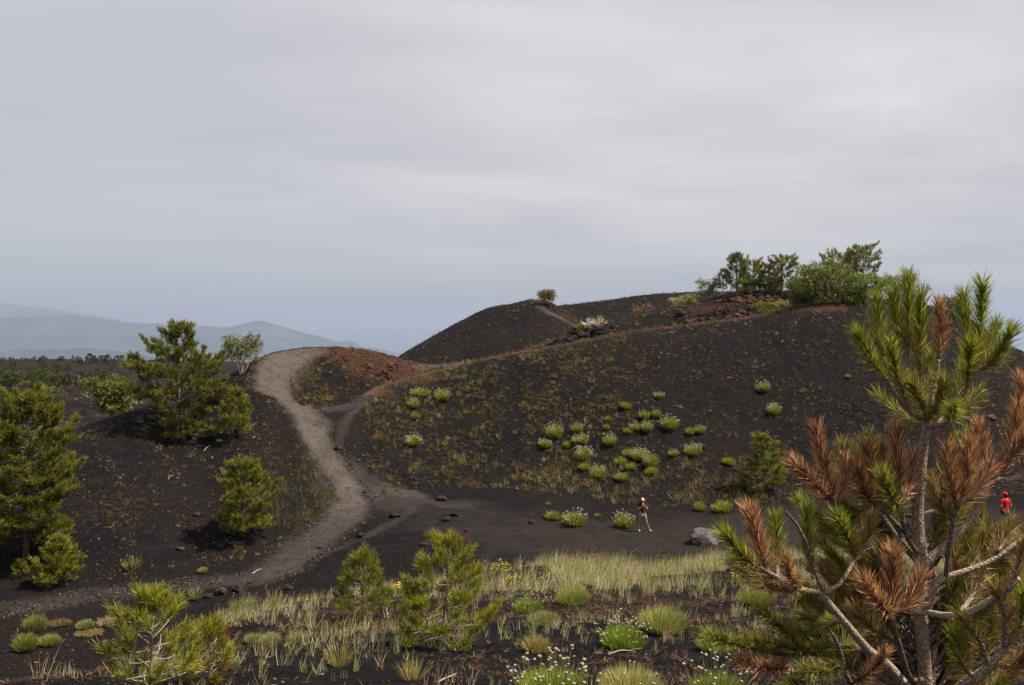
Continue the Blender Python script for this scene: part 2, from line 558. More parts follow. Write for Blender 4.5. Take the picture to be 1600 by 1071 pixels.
for k in range(len(LINES)):
    sg = 14. if k in (7,) else 7.
    lineY[k] = np.exp(smooth_cols(np.log(lineY[k]), sg))
    lineZ[k] = smooth_cols(lineZ[k], sg)
vparam = [0.0]
for k, n in enumerate(ROWS):
    vparam += list(k + (np.arange(n) + 1) / n)
vparam = np.array(vparam)
nR = len(vparam)
GY = np.zeros((nR, nC))
GZ = np.zeros((nR, nC))
kk = np.arange(len(LINES))
for c in range(nC):
    ys = np.exp(np.interp(vparam, kk, np.log(lineY[:, c])))
    GY[:, c] = ys
    GZ[:, c] = pchip(lineY[:, c], lineZ[:, c], ys)
GX = (cols[None, :] - 800) * GY / F
VP = np.repeat(vparam[:, None], nC, 1)
PX = np.repeat(cols[None, :], nR, 0)
PY0 = HZ - GZ * F / GY


def blob(px, py, rx, ry):
    """soft patch of the terrain surface seen round one photo position (masks for oxidised or trodden ground)"""
    return np.exp(-((PX - px) / rx) ** 2 - ((PY0 - py) / ry) ** 2)


near = VP < 10.6
behindA = (VP > 8.15)
red = np.zeros_like(GZ)
midz = (VP > 7.0) & (VP < 10.25)
red += 1.1 * blob(618, 578, 52, 20) * (VP > 8.9) * (VP < 10.4)
red += .8 * blob(660, 577, 22, 8) * (VP > 8.7) * (VP < 10.3)
red += .95 * blob(590, 565, 42, 15) * (VP > 8.9) * (VP < 10.4)
red += .4 * blob(560, 570, 45, 20) * (VP > 8.9) * (VP < 10.3)
red += .8 * blob(545, 551, 45, 9) * (VP > 9) * (VP < 10.3)
red += .9 * blob(650, 590, 40, 9) * (VP > 7.2) * (VP < 8.5)
red += .9 * blob(590, 612, 35, 10) * (VP > 7.5) * (VP < 8.8)
red += 1.0 * blob(1290, 478, 42, 10) * (VP > 7.5) * (VP < 8.6)
red += .75 * blob(1180, 465, 60, 10) * (VP > 9) * (VP < 10.4)
red += .55 * blob(1110, 485, 60, 14) * (VP > 9) * (VP < 10.4)
red += .75 * np.exp(-((VP - 7.97) / .045) ** 2) * sstep(560, 640, PX) * (1 - sstep(1240, 1330, PX))
red += .45 * blob(885, 492, 28, 12) * (VP > 11.6) * (VP < 12.4)
red += .25 * blob(560, 880, 260, 60) * (VP > 2) * (VP < 4) + .35 * sstep(2.2, 3, VP) * (1 - sstep(3.8, 4.1, VP)) * (vnoise(GX * .8, GY * .8, 91) > .55)
red = np.clip(red, 0, 1)
lava = np.clip(sstep(10.5, 11, VP) * (1 - sstep(430, 560, PX)) * (1 - sstep(15.5, 16, VP)), 0, 1)
outcrop = np.clip(blob(1092, 494, 32, 9) + blob(1150, 490, 34, 8) + blob(1190, 464, 50, 6), 0, 1) * (VP > 8.9) * (VP < 10.2) \
    + np.clip(blob(595, 580, 26, 12), 0, 1) * (VP > 9) * (VP < 10.2) + np.clip(blob(925, 520, 45, 8) + blob(860, 540, 30, 5), 0, 1) * (VP > 8.9) * (VP < 10.1)
outcrop = np.clip(outcrop, 0, 1)
# relief of the surface itself
scl = sstep(.3, 2.5, VP)
fade = 1 - sstep(12.5, 16.5, VP)
disp = fbm(GX / 2.6, GY / 2.6, 3, 4) * .10 * scl * fade
disp += fbm(GX / .45, GY / .45, 11, 3) * .030 * scl * (1 - sstep(10.5, 12, VP))
disp += fbm(GX / 9., GY / 9., 21, 3) * .22 * np.where(PX < 430, .25, 1.) * sstep(4.3, 6, VP) * fade * (1 - .75 * np.exp(-((VP - 8) / .25) ** 2) - .7 * np.exp(-((VP - 10) / .25) ** 2))
rill = np.where(PX < 470, fbm((GX * .85 - GY * .5) / 1.1, (GX * .5 + GY * .85) / 10., 81, 3), fbm(GX / 1.0, GY / 9., 83, 3))
disp += rill * .075 * sstep(6.9, 7.15, VP) * (1 - sstep(7.75, 8.0, VP) * (PX > 440)) * (1 - sstep(9.6, 9.9, VP))
disp += lava * (np.abs(fbm(GX / 9., GY / 9., 31, 5, .6)) * 2.4 - .5 + fbm(GX / 45., GY / 30., 41, 3) * 2.2)
disp += outcrop * (np.abs(fbm(GX / 1.5, GY / 1.5, 51, 4, .6)) * 1.3 - .15)
disp += (VP > 15.5) * fbm(GX / 900., GY / 900., 61, 4) * 60 * sstep(15.8, 17, VP)
GZ = GZ + disp


def col_profile(px):
    i = int(np.clip(np.searchsorted(cols, px) - 1, 0, nC - 2))
    t = (px - cols[i]) / (cols[i + 1] - cols[i])
    return GY[:, i] * (1 - t) + GY[:, i + 1] * t, GZ[:, i] * (1 - t) + GZ[:, i + 1] * t


def gz(x, y):
    Yc, Zc = col_profile(800 + x * F / y)
    return float(np.interp(y, Yc, Zc))


def hit(px, py, vmin=0.0, vmax=99):
    """first terrain point seen at this photo position, between two feature lines"""
    Yc, Zc = col_profile(px)
    p = HZ - Zc * F / Yc
    ok = (p <= py) & (vparam >= vmin) & (vparam <= vmax)
    if not ok.any():
        sel = (vparam >= vmin) & (vparam <= vmax)
        j = np.where(sel)[0][int(np.argmin(p[sel]))]
    else:
        j = int(np.argmax(ok))
    Y, Z = Yc[j], Zc[j]
    if j > 0 and ok.any() and p[j - 1] > py and vparam[j - 1] >= vmin:
        t = (p[j - 1] - py) / (p[j - 1] - p[j] + 1e-9)
        Y = Yc[j - 1] + t * (Yc[j] - Yc[j - 1])
        Z = Zc[j - 1] + t * (Zc[j] - Zc[j - 1])
    return np.array([(px - 800) * Y / F, Y, Z])


def trail(pts, vmin, vmax):
    return np.array([[*hit(p[0], p[1], vmin, vmax)[:2], p[2], p[3]] for p in pts])


# the trodden trails: (column, row, half width in metres, how bare it is trodden)
path_w = np.zeros_like(GZ)
main_w = np.zeros_like(GZ)


def stamp(tr, main=False, lim=None):
    global path_w, main_w
    sel = (GY > tr[:, 1].min() - 5) & (GY < tr[:, 1].max() + 5)
    if lim:
        sel &= (VP > lim[0]) & (VP < lim[1])
    x = GX[sel]
    y = GY[sel]
    best = np.full(len(x), 0.0)
    wob = fbm(x / 1.6, y / 1.6, 71, 3)
    for a, b in zip(tr[:-1], tr[1:]):
        d = b[:2] - a[:2]
        L2 = d @ d + 1e-9
        t = np.clip(((x - a[0]) * d[0] + (y - a[1]) * d[1]) / L2, 0, 1)
        dist = np.hypot(x - a[0] - t * d[0], y - a[1] - t * d[1])
        hw = (a[2] + t * (b[2] - a[2])) * (1 + .3 * wob) * (.87 if main else 1)
        s = a[3] + t * (b[3] - a[3])
        best = np.maximum(best, s * (1 - sstep(.45, 1.5, dist / hw)))
    path_w[sel] = np.maximum(path_w[sel], best)
    if main:
        main_w[sel] = np.maximum(main_w[sel], best)


stamp(trail([(500, 546, 1.0, .75), (470, 548, 1.4, .9), (447, 556, 1.6, 1.), (432, 575, 1.5, 1.), (424, 593, 1.35, 1.), (430, 609, 1.35, 1.), (452, 625, 1.3, 1.), (472, 640, 1.2, 1.),
             (485, 662, 1.15, .95), (495, 690, 1.1, .9), (508, 715, 1.1, .85), (525, 738, 1.1, .85), (545, 760, 1.15, .85), (553, 780, 1.15, .85), (540, 804, 1.2, .66),
             (512, 830, 1.35, .5), (480, 855, 1.35, .47), (440, 884, 1.2, .47), (400, 904, 1.1, .4), (340, 910, 1.1, .34), (270, 915, 1.1, .31), (200, 924, 1.1, .30),
             (100, 938, 1.2, .32), (0, 952, 1.2, .32), (-200, 985, 1.2, .32)], 5.5, 10.1), True, (5.6, 10.05))
stamp(trail([(525, 738, .8, .5), (580, 752, .8, .3), (622, 768, .8, .5), (645, 775, .9, .6), (662, 782, .7, .25), (720, 790, 1.2, .25)], 5.5, 8))
stamp(trail([(662, 782, .4, .3), (630, 808, .3, .26), (580, 835, .3, .22), (520, 860, .3, .2), (450, 895, .3, .15)], 5.5, 8))
stamp(trail([(475, 640, .8, .45), (520, 638, .9, .35), (548, 632, .8, .32), (575, 616, .6, .3)], 7, 8.3), False, (7, 8.6))
stamp(trail([(575, 616, .4, .32), (553, 640, .35, .3), (536, 668, .35, .25), (528, 700, .3, .18)], 7, 8.2), False, (7, 8.2))
stamp(trail([(575, 616, .45, .55), (600, 602, .4, .5), (640, 591, .4, .45), (700, 575, .4, .45), (760, 561, .35, .4), (830, 547, .35, .4), (900, 534, .3, .4), (1000, 516, .3, .35), (1100, 504, .3, .35), (1200, 491, .3, .3)], 7.3, 8.0), False, (7.7, 8.25))
stamp(trail([(836, 470, .7, .5), (846, 481, .7, .5), (862, 491, .8, .5), (885, 502, .9, .45), (905, 512, .9, .4)], 11.1, 12.1), False, (11.2, 12.4))
stamp(trail([(655, 573, .8, .5), (700, 569.5, 1.1, .65), (740, 565, 1.1, .6), (800, 552, .8, .5), (850, 536, .6, .45), (900, 519, .5, .4)], 9, 10.05), False, (9.2, 10.4))
stamp(trail([(530, 750, 1.4, .36), (575, 768, 2.2, .36), (612, 780, 2.2, .28), (650, 790, 1.6, .14)], 5.5, 8))
stamp(trail([(650, 800, 2., .08), (720, 812, 3., .13), (850, 838, 4., .16), (1000, 850, 4.4, .17), (1200, 830, 4.4, .17), (1500, 820, 4., .15)], 5.8, 7))
# the track is worn in a little, with trodden unevenness
GZ -= main_w * (.10 + .05 * fbm(GX / .5, GY / .5, 85, 3) + .05 * fbm(GX / 1.7, GY / 1.7, 87, 2))
stony = np.clip(.75 - main_w * 1.2, 0, 1) * (1 - .75 * sstep(5.5, 6.2, VP) * (1 - sstep(6.5, 7.0, VP)) * sstep(560, 760, PX))

# normals of the whole sheet, shared by the pieces it is cut into
gv = np.stack([GX, GY, GZ], -1)
dc = np.gradient(gv, axis=1)
dr = np.gradient(gv, axis=0)
GN = norm(np.cross(dc, dr))
GN[GN[..., 2] < 0] *= -1


def terrain_piece(name, facesel, label):
    idx = np.arange(nR * nC).reshape(nR, nC)
    q = np.stack([idx[:-1, :-1], idx[:-1, 1:], idx[1:, 1:], idx[1:, :-1]], -1)[facesel]
    used, inv = np.unique(q, return_inverse=True)
    q = inv.reshape(-1, 4)
    me = bpy.data.meshes.new(name)
    me.vertices.add(len(used))
    me.vertices.foreach_set('co', gv.reshape(-1, 3)[used].astype(np.float32).ravel())
    me.loops.add(q.size)
    me.loops.foreach_set('vertex_index', q.astype(np.int32).ravel())
    me.polygons.add(len(q))
    me.polygons.foreach_set('loop_start', np.arange(0, q.size, 4, dtype=np.int32))
    me.update(calc_edges=True)
    me.polygons.foreach_set('use_smooth', np.ones(len(q), bool))
    for an, arr in (('path', path_w), ('red', red), ('lava', lava), ('stony', stony)):
        a = me.attributes.new(an, 'FLOAT', 'POINT')
        a.data.foreach_set('value', arr.reshape(-1)[used].astype(np.float32))
    me.normals_split_custom_set_from_vertices(GN.reshape(-1, 3)[used].tolist())
    me.materials.append(M_GROUND)
    o = bpy.data.objects.new(name, me)
    C.objects.link(o)
    tag(o, label, None, None, 'structure')
    return o


fv = (VP[:-1, :-1] + VP[1:, 1:]) / 2
fp = (PX[:-1, :-1] + PX[1:, 1:]) / 2
fm = (main_w[:-1, :-1] + main_w[1:, 1:]) / 2
is_path = (fm > .28)
is_field = (fv > 10.9) & (fp < 545)
is_far = (fv > 10.9) & ~is_field
is_mound = (fv > 7.0) & (fv <= 10.9) & (((fp < 560) | ((fv > 9.0) & (fp < 685)))) & ~is_path
is_ridge2 = (fv > 9.0) & (fv <= 10.9) & ~is_mound & ~is_path
is_ridge = (fv > 7.0) & (fv <= 9.0) & ~is_mound & ~is_path
is_ground = (fv <= 7.0) & ~is_path
terrain_piece('ground', is_ground, 'black volcanic sand of the valley floor and the near grassy slope')
terrain_piece('path', is_path, 'pale dusty footpath winding up the left cinder mound')
terrain_piece('hill', is_ridge, 'long dark cinder slope dotted with green and rusty tufts')
terrain_piece('hill', is_mound, 'left cinder mound with a reddish bowl and the path over it')
terrain_piece('hill', is_ridge2, 'rocky ridge with lava outcrops and trees on its crest')
terrain_piece('hill', is_far, 'bare dark cinder cone behind the ridges')
terrain_piece('lava_field', is_field, 'dark lava plain with scattered trees')

# far country: sea and hazy mountains
mb = MB()
S = 60000.
mb.add([[-S, 3000, -1500], [S, 3000, -1500], [S, 62000, -1500], [-S, 62000, -1500]], [[0, 1, 2], [0, 2, 3]])
m_sea, ntm, outm = new_mat('sea_water')
pz = N(ntm, 'ShaderNodeBsdfPrincipled', i_Roughness=.35)
pz.inputs['Base Color'].default_value = (.03, .06, .09, 1)
g_ = N(ntm, 'ShaderNodeNewGeometry')
nz_ = N(ntm, 'ShaderNodeTexNoise', i_Scale=.01, i_Detail=5.0)
ntm.links.new(g_.outputs['Position'], nz_.inputs['Vector'])
b_ = N(ntm, 'ShaderNodeBump', i_Strength=.3, i_Distance=8.)
ntm.links.new(nz_.outputs[0], b_.inputs['Height'])
ntm.links.new(b_.outputs[0], pz.inputs['Normal'])
ntm.links.new(pz.outputs[0], outm.inputs[0])
tag(mb.build('sea', m_sea), 'hazy sea far beyond the hills', None, None, 'structure')

m_mt, ntm, outm = new_mat('far_mountain')
pz = N(ntm, 'ShaderNodeBsdfPrincipled', i_Roughness=1.)
pz.inputs['Specular IOR Level'].default_value = 0.
g_ = N(ntm, 'ShaderNodeNewGeometry')
nz_ = N(ntm, 'ShaderNodeTexNoise', i_Scale=.0012, i_Detail=9.0, i_Roughness=.65)
ntm.links.new(g_.outputs['Position'], nz_.inputs['Vector'])
ntm.links.new(ramp(ntm, nz_.outputs[0], [(0.35, (.010, .022, .026)), (0.5, (.022, .036, .036)), (0.68, (.072, .076, .066))]), pz.inputs['Base Color'])
ntm.links.new(pz.outputs[0], outm.inputs[0])


def mountain(prof, Y, depth, seed, label, base=-1510.):
    pxs = np.linspace(prof[0][0], prof[-1][0], 260)
    top = (HZ - pchip([p[0] for p in prof], [p[1] for p in prof], pxs)) * Y / F
    vv = np.linspace(-1, 1, 61)
    X = (pxs[None, :] - 800) * Y / F + np.zeros((61, 1))
    YY = Y + vv[:, None] * depth + np.zeros((1, len(pxs)))
    sh = (1 - np.abs(vv)) ** .85
    Z = base + (top[None, :] - base) * sh[:, None]
    rid = np.abs(fbm(X / 1500., YY / 2200., seed, 5, .55))
    Z = Z - rid * 420 * (np.abs(vv)[:, None]) ** .5 * (1 - np.abs(vv)[:, None]) ** .3 + fbm(X / 500., YY / 500., seed + 9, 4) * 22
    V = np.stack([X, YY, Z], -1).reshape(-1, 3)
    n = len(pxs)
    i = np.arange(60)[:, None] * n + np.arange(n - 1)[None, :]
    T = np.concatenate([np.stack([i, i + 1, i + n + 1], -1).reshape(-1, 3), np.stack([i, i + n + 1, i + n], -1).reshape(-1, 3)])
    m = MB()
    m.add(V, T)
    o = m.build('mountain', m_mt, None, True)
    tag(o, label, None, None, 'structure')
    return o


mountain([(-900, 560), (-500, 500), (-200, 478), (-60, 474), (0, 475), (60, 480), (130, 490), (200, 503), (300, 530), (420, 600)], 34000, 7000, 5, 'faint bluish mountain range fading into haze at far left')
mountain([(-900, 470), (-500, 492), (-200, 499), (0, 497), (60, 494), (100, 493), (150, 498), (200, 504), (250, 506), (310, 509), (350, 512), (380, 506), (403, 502), (430, 508), (470, 519), (500, 526), (530, 535), (545, 532), (560, 540), (590, 545), (620, 552), (680, 575), (760, 620)], 22500, 5500, 15, 'hazy blue mountain ridge with a small peak above the mound')
mountain([(-900, 560), (-300, 556), (-60, 551), (0, 549), (60, 546), (120, 544), (170, 548), (230, 556), (300, 575), (380, 610)], 14000, 2600, 25, 'low hazy foothills at the edge of the lava plain')

hz = MB()
bx0, bx1, by0, by1, bz0, bz1 = -64000., 64000., -3000., 63000., -1602., 110.
hv = [[x, y, z] for z in (bz0, bz1) for y in (by0, by1) for x in (bx0, bx1)]
hf = [[0, 2, 3], [0, 3, 1], [4, 5, 7], [4, 7, 6], [0, 1, 5], [0, 5, 4], [2, 6, 7], [2, 7, 3], [0, 4, 6], [0, 6, 2], [1, 3, 7], [1, 7, 5]]
hz.add(hv, hf)
m_hz, ntm, outm = new_mat('haze_air')
pv = N(ntm, 'ShaderNodeVolumePrincipled')
pv.inputs['Color'].default_value = (.435, .49, .605, 1)
pv.inputs['Density'].default_value = 0.5e-4
pv.inputs['Anisotropy'].default_value = 0.1
ntm.links.new(pv.outputs[0], outm.inputs['Volume'])
tag(hz.build('haze', m_hz), 'thin bluish haze', None, None, 'stuff')
#--OBJECTS--

# ------------------------------------------------------------------ scatter helpers
cell = np.linalg.norm(np.cross(dc, dr), axis=-1)


def scatter(n, mask, rng):
    pr = (cell * mask).ravel()
    pr = pr / pr.sum()
    i = rng.choice(pr.size, n, p=pr)
    u = rng.uniform(-.5, .5, (n, 2))
    P = gv.reshape(-1, 3)[i] + dc.reshape(-1, 3)[i] * u[:, :1] + dr.reshape(-1, 3)[i] * u[:, 1:]
    return P, GN.reshape(-1, 3)[i], i


def rand_dirs(n, up, spread, rng):
    d = rng.normal(size=(n, 3)) * spread
    d[:, 2] = np.abs(d[:, 2]) + up
    return norm(d)


INFR = (PX > -350) & (PX < 1950)

# loose stones: many small angular pieces, one uncountable layer
ICO = None


def ico(sub):
    import bmesh
    bm = bmesh.new()
    bmesh.ops.create_icosphere(bm, subdivisions=sub, radius=1.0)
    V = np.array([v.co[:] for v in bm.verts])
    T = np.array([[v.index for v in f.verts] for f in bm.faces])
    bm.free()
    return V, T


OCT_V = np.array([[1, 0, 0], [0, 1, 0], [-1, 0, 0], [0, -1, 0], [.1, .1, .8], [0, 0, -.7]], float)
OCT_T = np.array([[0, 1, 4], [1, 2, 4], [2, 3, 4], [3, 0, 4], [1, 0, 5], [2, 1, 5], [3, 2, 5], [0, 3, 5]])


def stones(mb, P, size, rng, col):
    n = len(P)
    V = OCT_V[None] * rng.uniform(.55, 1.25, (n, 6, 3)) * size[:, None, None]
    a = rng.uniform(0, 6.28, n)
    ca, sa_ = np.cos(a)[:, None], np.sin(a)[:, None]
    x = V[..., 0] * ca - V[..., 1] * sa_
    y = V[..., 0] * sa_ + V[..., 1] * ca
    V = np.stack([x, y * .8, V[..., 2] * .7], -1) + P[:, None]
    T = OCT_T[None] + (np.arange(n) * 6)[:, None, None]
    K = np.repeat(col[:, None], 6, 1)
    mb.add(V.reshape(-1, 3), T.reshape(-1, 3), K.reshape(-1, 3))


rg = np.random.default_rng(101)
mb = MB()
slope_mask = (VP > 7.0) & (VP < 10.3) & INFR
patch = .35 + sstep(.35, .7, vnoise(GX / 3., GY / 3., 201)) * 1.2
for n, mask, s0, s1 in ((34000, slope_mask * patch * (1 - path_w * .9), .03, .085),
                        (1500, slope_mask * patch * (1 - path_w), .07, .14),
                        (9000, (VP > 11.) * (VP < 12.05) * (PX > 590) * (PX < 1000) * patch, .05, .13),
                        (2600, (main_w > .3) * (VP > 5.5) * INFR, .02, .055),
                        (4200, (main_w > .04) * (main_w < .35) * (VP > 5.5) * INFR * patch, .03, .10),
                        (5200, ((VP > 5.6) & (VP <= 7.0) & INFR) * (.12 + sstep(650, 300, PX) * 1.2) * (1 - main_w), .025, .08),
                        (9000, ((VP > 1.5) & (VP < 4.2) & INFR) * patch, .008, .03),
                        (1200, ((VP > 1.5) & (VP < 4.2) & INFR) * patch, .02, .05),
                        (2500, (VP > 9.) * (VP < 10.2) * np.clip(outcrop + red * .5, 0, 1) * INFR, .05, .22),
                        (3000, (lava > .5) * (VP < 14) * (PX > -150) * (PX < 450), .15, .6)):
    P, Nn, ii = scatter(n, mask * 1.0, rg)
    size = np.exp(rg.uniform(np.log(s0), np.log(s1), n))
    pal = np.array([[.006, .0055, .0055], [.015, .012, .011], [.035, .025, .020], [.075, .054, .040], [.14, .105, .078], [.035, .016, .012]])
    pr = np.array([.26, .22, .22, .16, .06, .08])
    K = pal[rg.choice(6, n, p=pr)] * rg.uniform(.7, 1.2, (n, 1))
    rr = red.reshape(-1)[ii][:, None]
    K = K * (1 - .7 * rr) + np.array([.06, .022, .015]) * .7 * rr
    stones(mb, P, size, rg, K)
tag(mb.build('gravel', M_STONES), 'loose cinders and pebbles strewn over the slopes', None, None, 'stuff')

# ground cover of low rusty and olive herbs on the cinder slopes
mb = MB()
rg = np.random.default_rng(103)


def herbs(n, mask, smin, smax, pal, pr, k=9, wid=.09, up=.6, spread=.75, clump=None):
    P, Nn, ii = scatter(n, mask * 1.0, rg)
    sz = rg.uniform(smin, smax, n) * (.5 + rg.random(n))
    pal = np.array(pal)
    K = pal[rg.choice(len(pal), n, p=pr)] * rg.uniform(.6, 1.3, (n, 1))
    B = np.repeat(P, k, 0) + np.concatenate([rg.normal(size=(n * k, 2)) * .22, np.zeros((n * k, 1))], 1) * np.repeat(sz, k)[:, None]
    D = rand_dirs(n * k, up, spread, rg)
    L = np.repeat(sz, k) * rg.uniform(.5, 1.1, n * k)
    KK = np.repeat(K, k, 0) * rg.uniform(.75, 1.25, (n * k, 1))
    blades(mb, B, D, L, L * wid, np.array([0, 0, -.15]), KK * .8, KK * 1.15, rg)


rust = [[.15, .085, .034], [.205, .15, .052], [.165, .145, .052], [.11, .046, .027], [.12, .122, .042], [.28, .225, .13]]
clus = sstep(.42, .68, vnoise(GX / 1.4, GY / 1.4, 301)) * .8 + .2
front = (VP > 7.02) & (VP < 7.98)
dens_main = front * sstep(540, 600, PX) * (.24 + .76 * (1 - sstep(820, 1120, PX))) * (PX < 1700) * (.35 + .65 * sstep(520, 600, PY0)) * clus * (1 - path_w)
herbs(5200, dens_main, .05, .20, rust, [.2, .24, .22, .08, .14, .12], 13, .075, .55, .7)
herbs(1000, dens_main * (PX < 1000), .20, .38, rust, [.22, .3, .24, .06, .12, .06], 14, .085, .7, .55)
herbs(650, front * (PX > 700) * (PX < 1500) * sstep(690, 770, PY0) * clus, .2, .5, rust, [.15, .3, .2, .05, .15, .15], 14, .05, .9, .45)
herbs(150, (VP > 7.9) * (VP < 8.06) * (PX > 560) * (PX < 1250), .15, .4, rust, [.4, .25, .1, .2, .05, 0.], 14, .09, .55, .6)
bowl = (VP > 9.0) & (VP < 9.95) & (PX > 445) & (PX < 680)
herbs(5200, front * (PX > 820) * (PX < 1750) * (.5 + clus), .08, .22, [[.19, .125, .07], [.25, .19, .115], [.14, .12, .055], [.15, .07, .04]], [.35, .3, .2, .15], 9, .11, .4, .85)
herbs(620, bowl * (1 - path_w) * clus * (1 - sstep(560, 640, PX) * .7), .12, .36, rust, [.24, .28, .2, .08, .12, .08], 12, .10, .5, .7)
leftsl = (VP > 7.0) & (VP < 9.9) & (PX > 60) & (PX < 500) & (PX < 445 + (VP < 8.) * 60)
streak = sstep(.5, .75, vnoise((GX + GY * .8) / 1.3, (GY - GX * .8) / 7., 305))
herbs(1500, leftsl * (1 - path_w) * (.15 + streak), .06, .20, rust, [.3, .2, .12, .14, .1, .14], 8, .12, .35, .9)
fan = (VP > 7.) * (VP < 8.6) * (blob(455, 770, 55, 50) > .25)
herbs(230, fan * clus * (1 - path_w), .22, .5, [[.11, .12, .05], [.16, .15, .07], [.15, .095, .035], [.09, .10, .045]], [.35, .25, .2, .2], 16, .035, 1.1, .4)
drift = blob(180, 790, 55, 28) * (VP > 7) * (VP < 9)
herbs(420, drift, .08, .25, [[.15, .085, .036], [.13, .085, .042], [.18, .125, .07]], [.4, .35, .25], 7, .06, .15, 1.)
herbs(1500, (VP > 11.) * (VP < 12.05) * (PX > 600) * (PX < 930) * (1 - path_w) + (VP > 13.) * (VP < 14.05) * (PX > 840) * (PX < 1150), .12, .4, rust, [.3, .2, .15, .2, .1, .05], 8, .12, .4, .8)
herbs(700, (VP > 9.) * (VP < 10.05) * (PX > 690) * (PX < 1330) * (1 - outcrop), .12, .4, rust, [.3, .2, .15, .2, .1, .05], 9, .11, .4, .8)
# fallen pine straw and creeping red herbs on the near slope
nearm = (VP > 1.6) & (VP < 4.15)
redp = sstep(.52, .72, vnoise(GX * .9, GY * .9, 307))
herbs(5200, nearm * INFR * (.1 + redp), .015, .05, [[.14, .030, .026], [.20, .065, .05], [.16, .10, .05], [.10, .025, .03]], [.3, .3, .25, .15], 9, .10, .5, .8)
herbs(11000, nearm * INFR * (.3 + redp), .02, .10, [[.26, .15, .075], [.30, .21, .12], [.18, .09, .045], [.12, .12, .06]], [.3, .3, .2, .2], 6, .05, .12, 1.)
tag(mb.build('ground_cover', M_GRASS), 'low rusty and olive herbs dotting the black slopes', None, None, 'stuff')

# pale scrub cushions on the lava plain
mb = MB()
scr = (lava > .6) * (VP < 13.2) * (PX > -150) * (PX < 420) * sstep(.5, .66, vnoise(GX / 16., GY / 10., 311))
herbs(650, scr * 1.0, .4, 1.1, [[.13, .125, .05], [.10, .105, .04], [.17, .155, .085], [.07, .08, .025]], [.3, .3, .15, .25], 22, .16, .45, .8)
tag(mb.build('scrub', M_GRASS), 'pale green scrub cushions on the dark lava plain', None, None, 'stuff')

# tall thin grass on the brow of the near slope
mb = MB()
rg = np.random.default_rng(107)


def grass(n, mask, h0, h1, pal, pr, wid=.005, head=.35, k=9, spread=.09):
    n = int(n * .58)
    P, Nn, ii = scatter(n, mask * 1.0, rg)
    pal = np.array(pal)
    K = pal[rg.choice(len(pal), n, p=pr)] * rg.uniform(.7, 1.25, (n, 1))
    h = rg.uniform(h0, h1, n) * (.55 + .75 * vnoise(P[:, 0] * .9, P[:, 1] * .7, 333))
    B = np.repeat(P, k, 0) + np.concatenate([rg.normal(size=(n * k, 2)) * spread * .5, np.zeros((n * k, 1))], 1)
    D = rand_dirs(n * k, 1.0, .34, rg)
    D[:, 0] += .06
    D = norm(D)
    L = np.repeat(h, k) * rg.uniform(.55, 1.1, n * k)
    KK = np.repeat(K, k, 0) * rg.uniform(.8, 1.2, (n * k, 1))
    bend = np.array([.22, 0, -.08])
    straw = np.array([.46, .36, .20])
    blades(mb, B, D, L, wid, bend, KK * .6 + straw * .35, KK, rg)
    # seed heads
    sel = rg.random(n * k) < head
    tips = (B + D * L[:, None] + bend * L[:, None] * .5)[sel]
    hd = norm(D[sel] + np.array([.5, 0, -.1]))
    blades(mb, tips - hd * .02, hd, L[sel] * .16, .011, np.array([.15, 0, -.3]), np.array([.19, .135, .07]), np.array([.26, .19, .10]), rg)


gp = [[.44, .44, .17], [.36, .40, .13], [.52, .49, .26], [.58, .50, .32], [.46, .29, .19]]
gpat = .06 + sstep(.36, .64, vnoise(GX / 1.7, GY / 2.6, 313))
belt = (VP > 3.05) & (VP < 4.12) & (PX > 735) & (PX < 1700)
grass(8600, belt * gpat * sstep(3.05, 3.4, VP), .10, .44, gp, [.2, .17, .28, .25, .10], .0058)
left_belt = (VP > 2.0) & (VP < 4.05) & (PX > -50) & (PX < 735)
grass(850, left_belt * gpat ** 2 * (.12 + .88 * sstep(130, 330, PX)) * (.4 + .6 * sstep(3.3, 4., VP)), .06, .30, gp, [.15, .13, .32, .25, .15], .0055, .4, 9, .05)
grass(650, (.15 + .85 * sstep(100, 320, PX)) * (VP > 1.9) * (VP < 3.1) * (PX > -50) * (PX < 1300) * gpat, .06, .26, gp, [.15, .15, .3, .25, .15], .0035, .4, 9, .04)
tag(mb.build('grass', M_GRASS), 'tall thin pale grass along the brow of the near slope', None, None, 'stuff')


# ------------------------------------------------------------------ cushions, tussocks, flowering plants
def cushion_mesh(mbf, wd, ht, n, rng, c0, c1, blade_w, flat=.55):
    """a domed cushion of upright blades, width wd, height ht"""
    a = rng.uniform(0, 6.283, n)
    r = np.sqrt(rng.random(n)) * wd * .42
    B = np.stack([r * np.cos(a), r * np.sin(a), np.zeros(n)], 1)
    out = (r / (wd * .5))[:, None]
    D = norm(np.stack([np.cos(a), np.sin(a), np.zeros(n)], 1) * out * .9 + np.array([0, 0, 1.]) + rng.normal(size=(n, 3)) * .16)
    L = ht * np.sqrt(np.maximum(1 - .72 * (r / (wd * .42)) ** 2, .1)) * rng.uniform(.7, 1.06, n)
    K = np.asarray(c0) * rng.uniform(.7, 1.2, (n, 1))
    K1 = np.asarray(c1) * rng.uniform(.75, 1.2, (n, 1))
    blades(mbf, B, D, L, blade_w, np.array([0, 0, -.05]), K, K1, rng)
    return B + D * L[:, None], D


def flower_head(mbf, P, r, col, rng):
    V, T = OCT_V.copy(), OCT_T
    n = len(P)
    VV = V[None] * rng.uniform(.8, 1.15, (n, 6, 1)) * r * np.array([1, 1, .7]) + P[:, None]
    TT = T[None] + (np.arange(n) * 6)[:, None, None]
    K = np.repeat(np.asarray(col)[None] * rng.uniform(.8, 1.1, (n, 1)), 6, 0)
    mbf.add(VV.reshape(-1, 3), TT.reshape(-1, 3), K)


G_BRIGHT0, G_BRIGHT1 = (.14, .15, .022), (.31, .315, .055)
cush_proto = {}
SC = 1.0


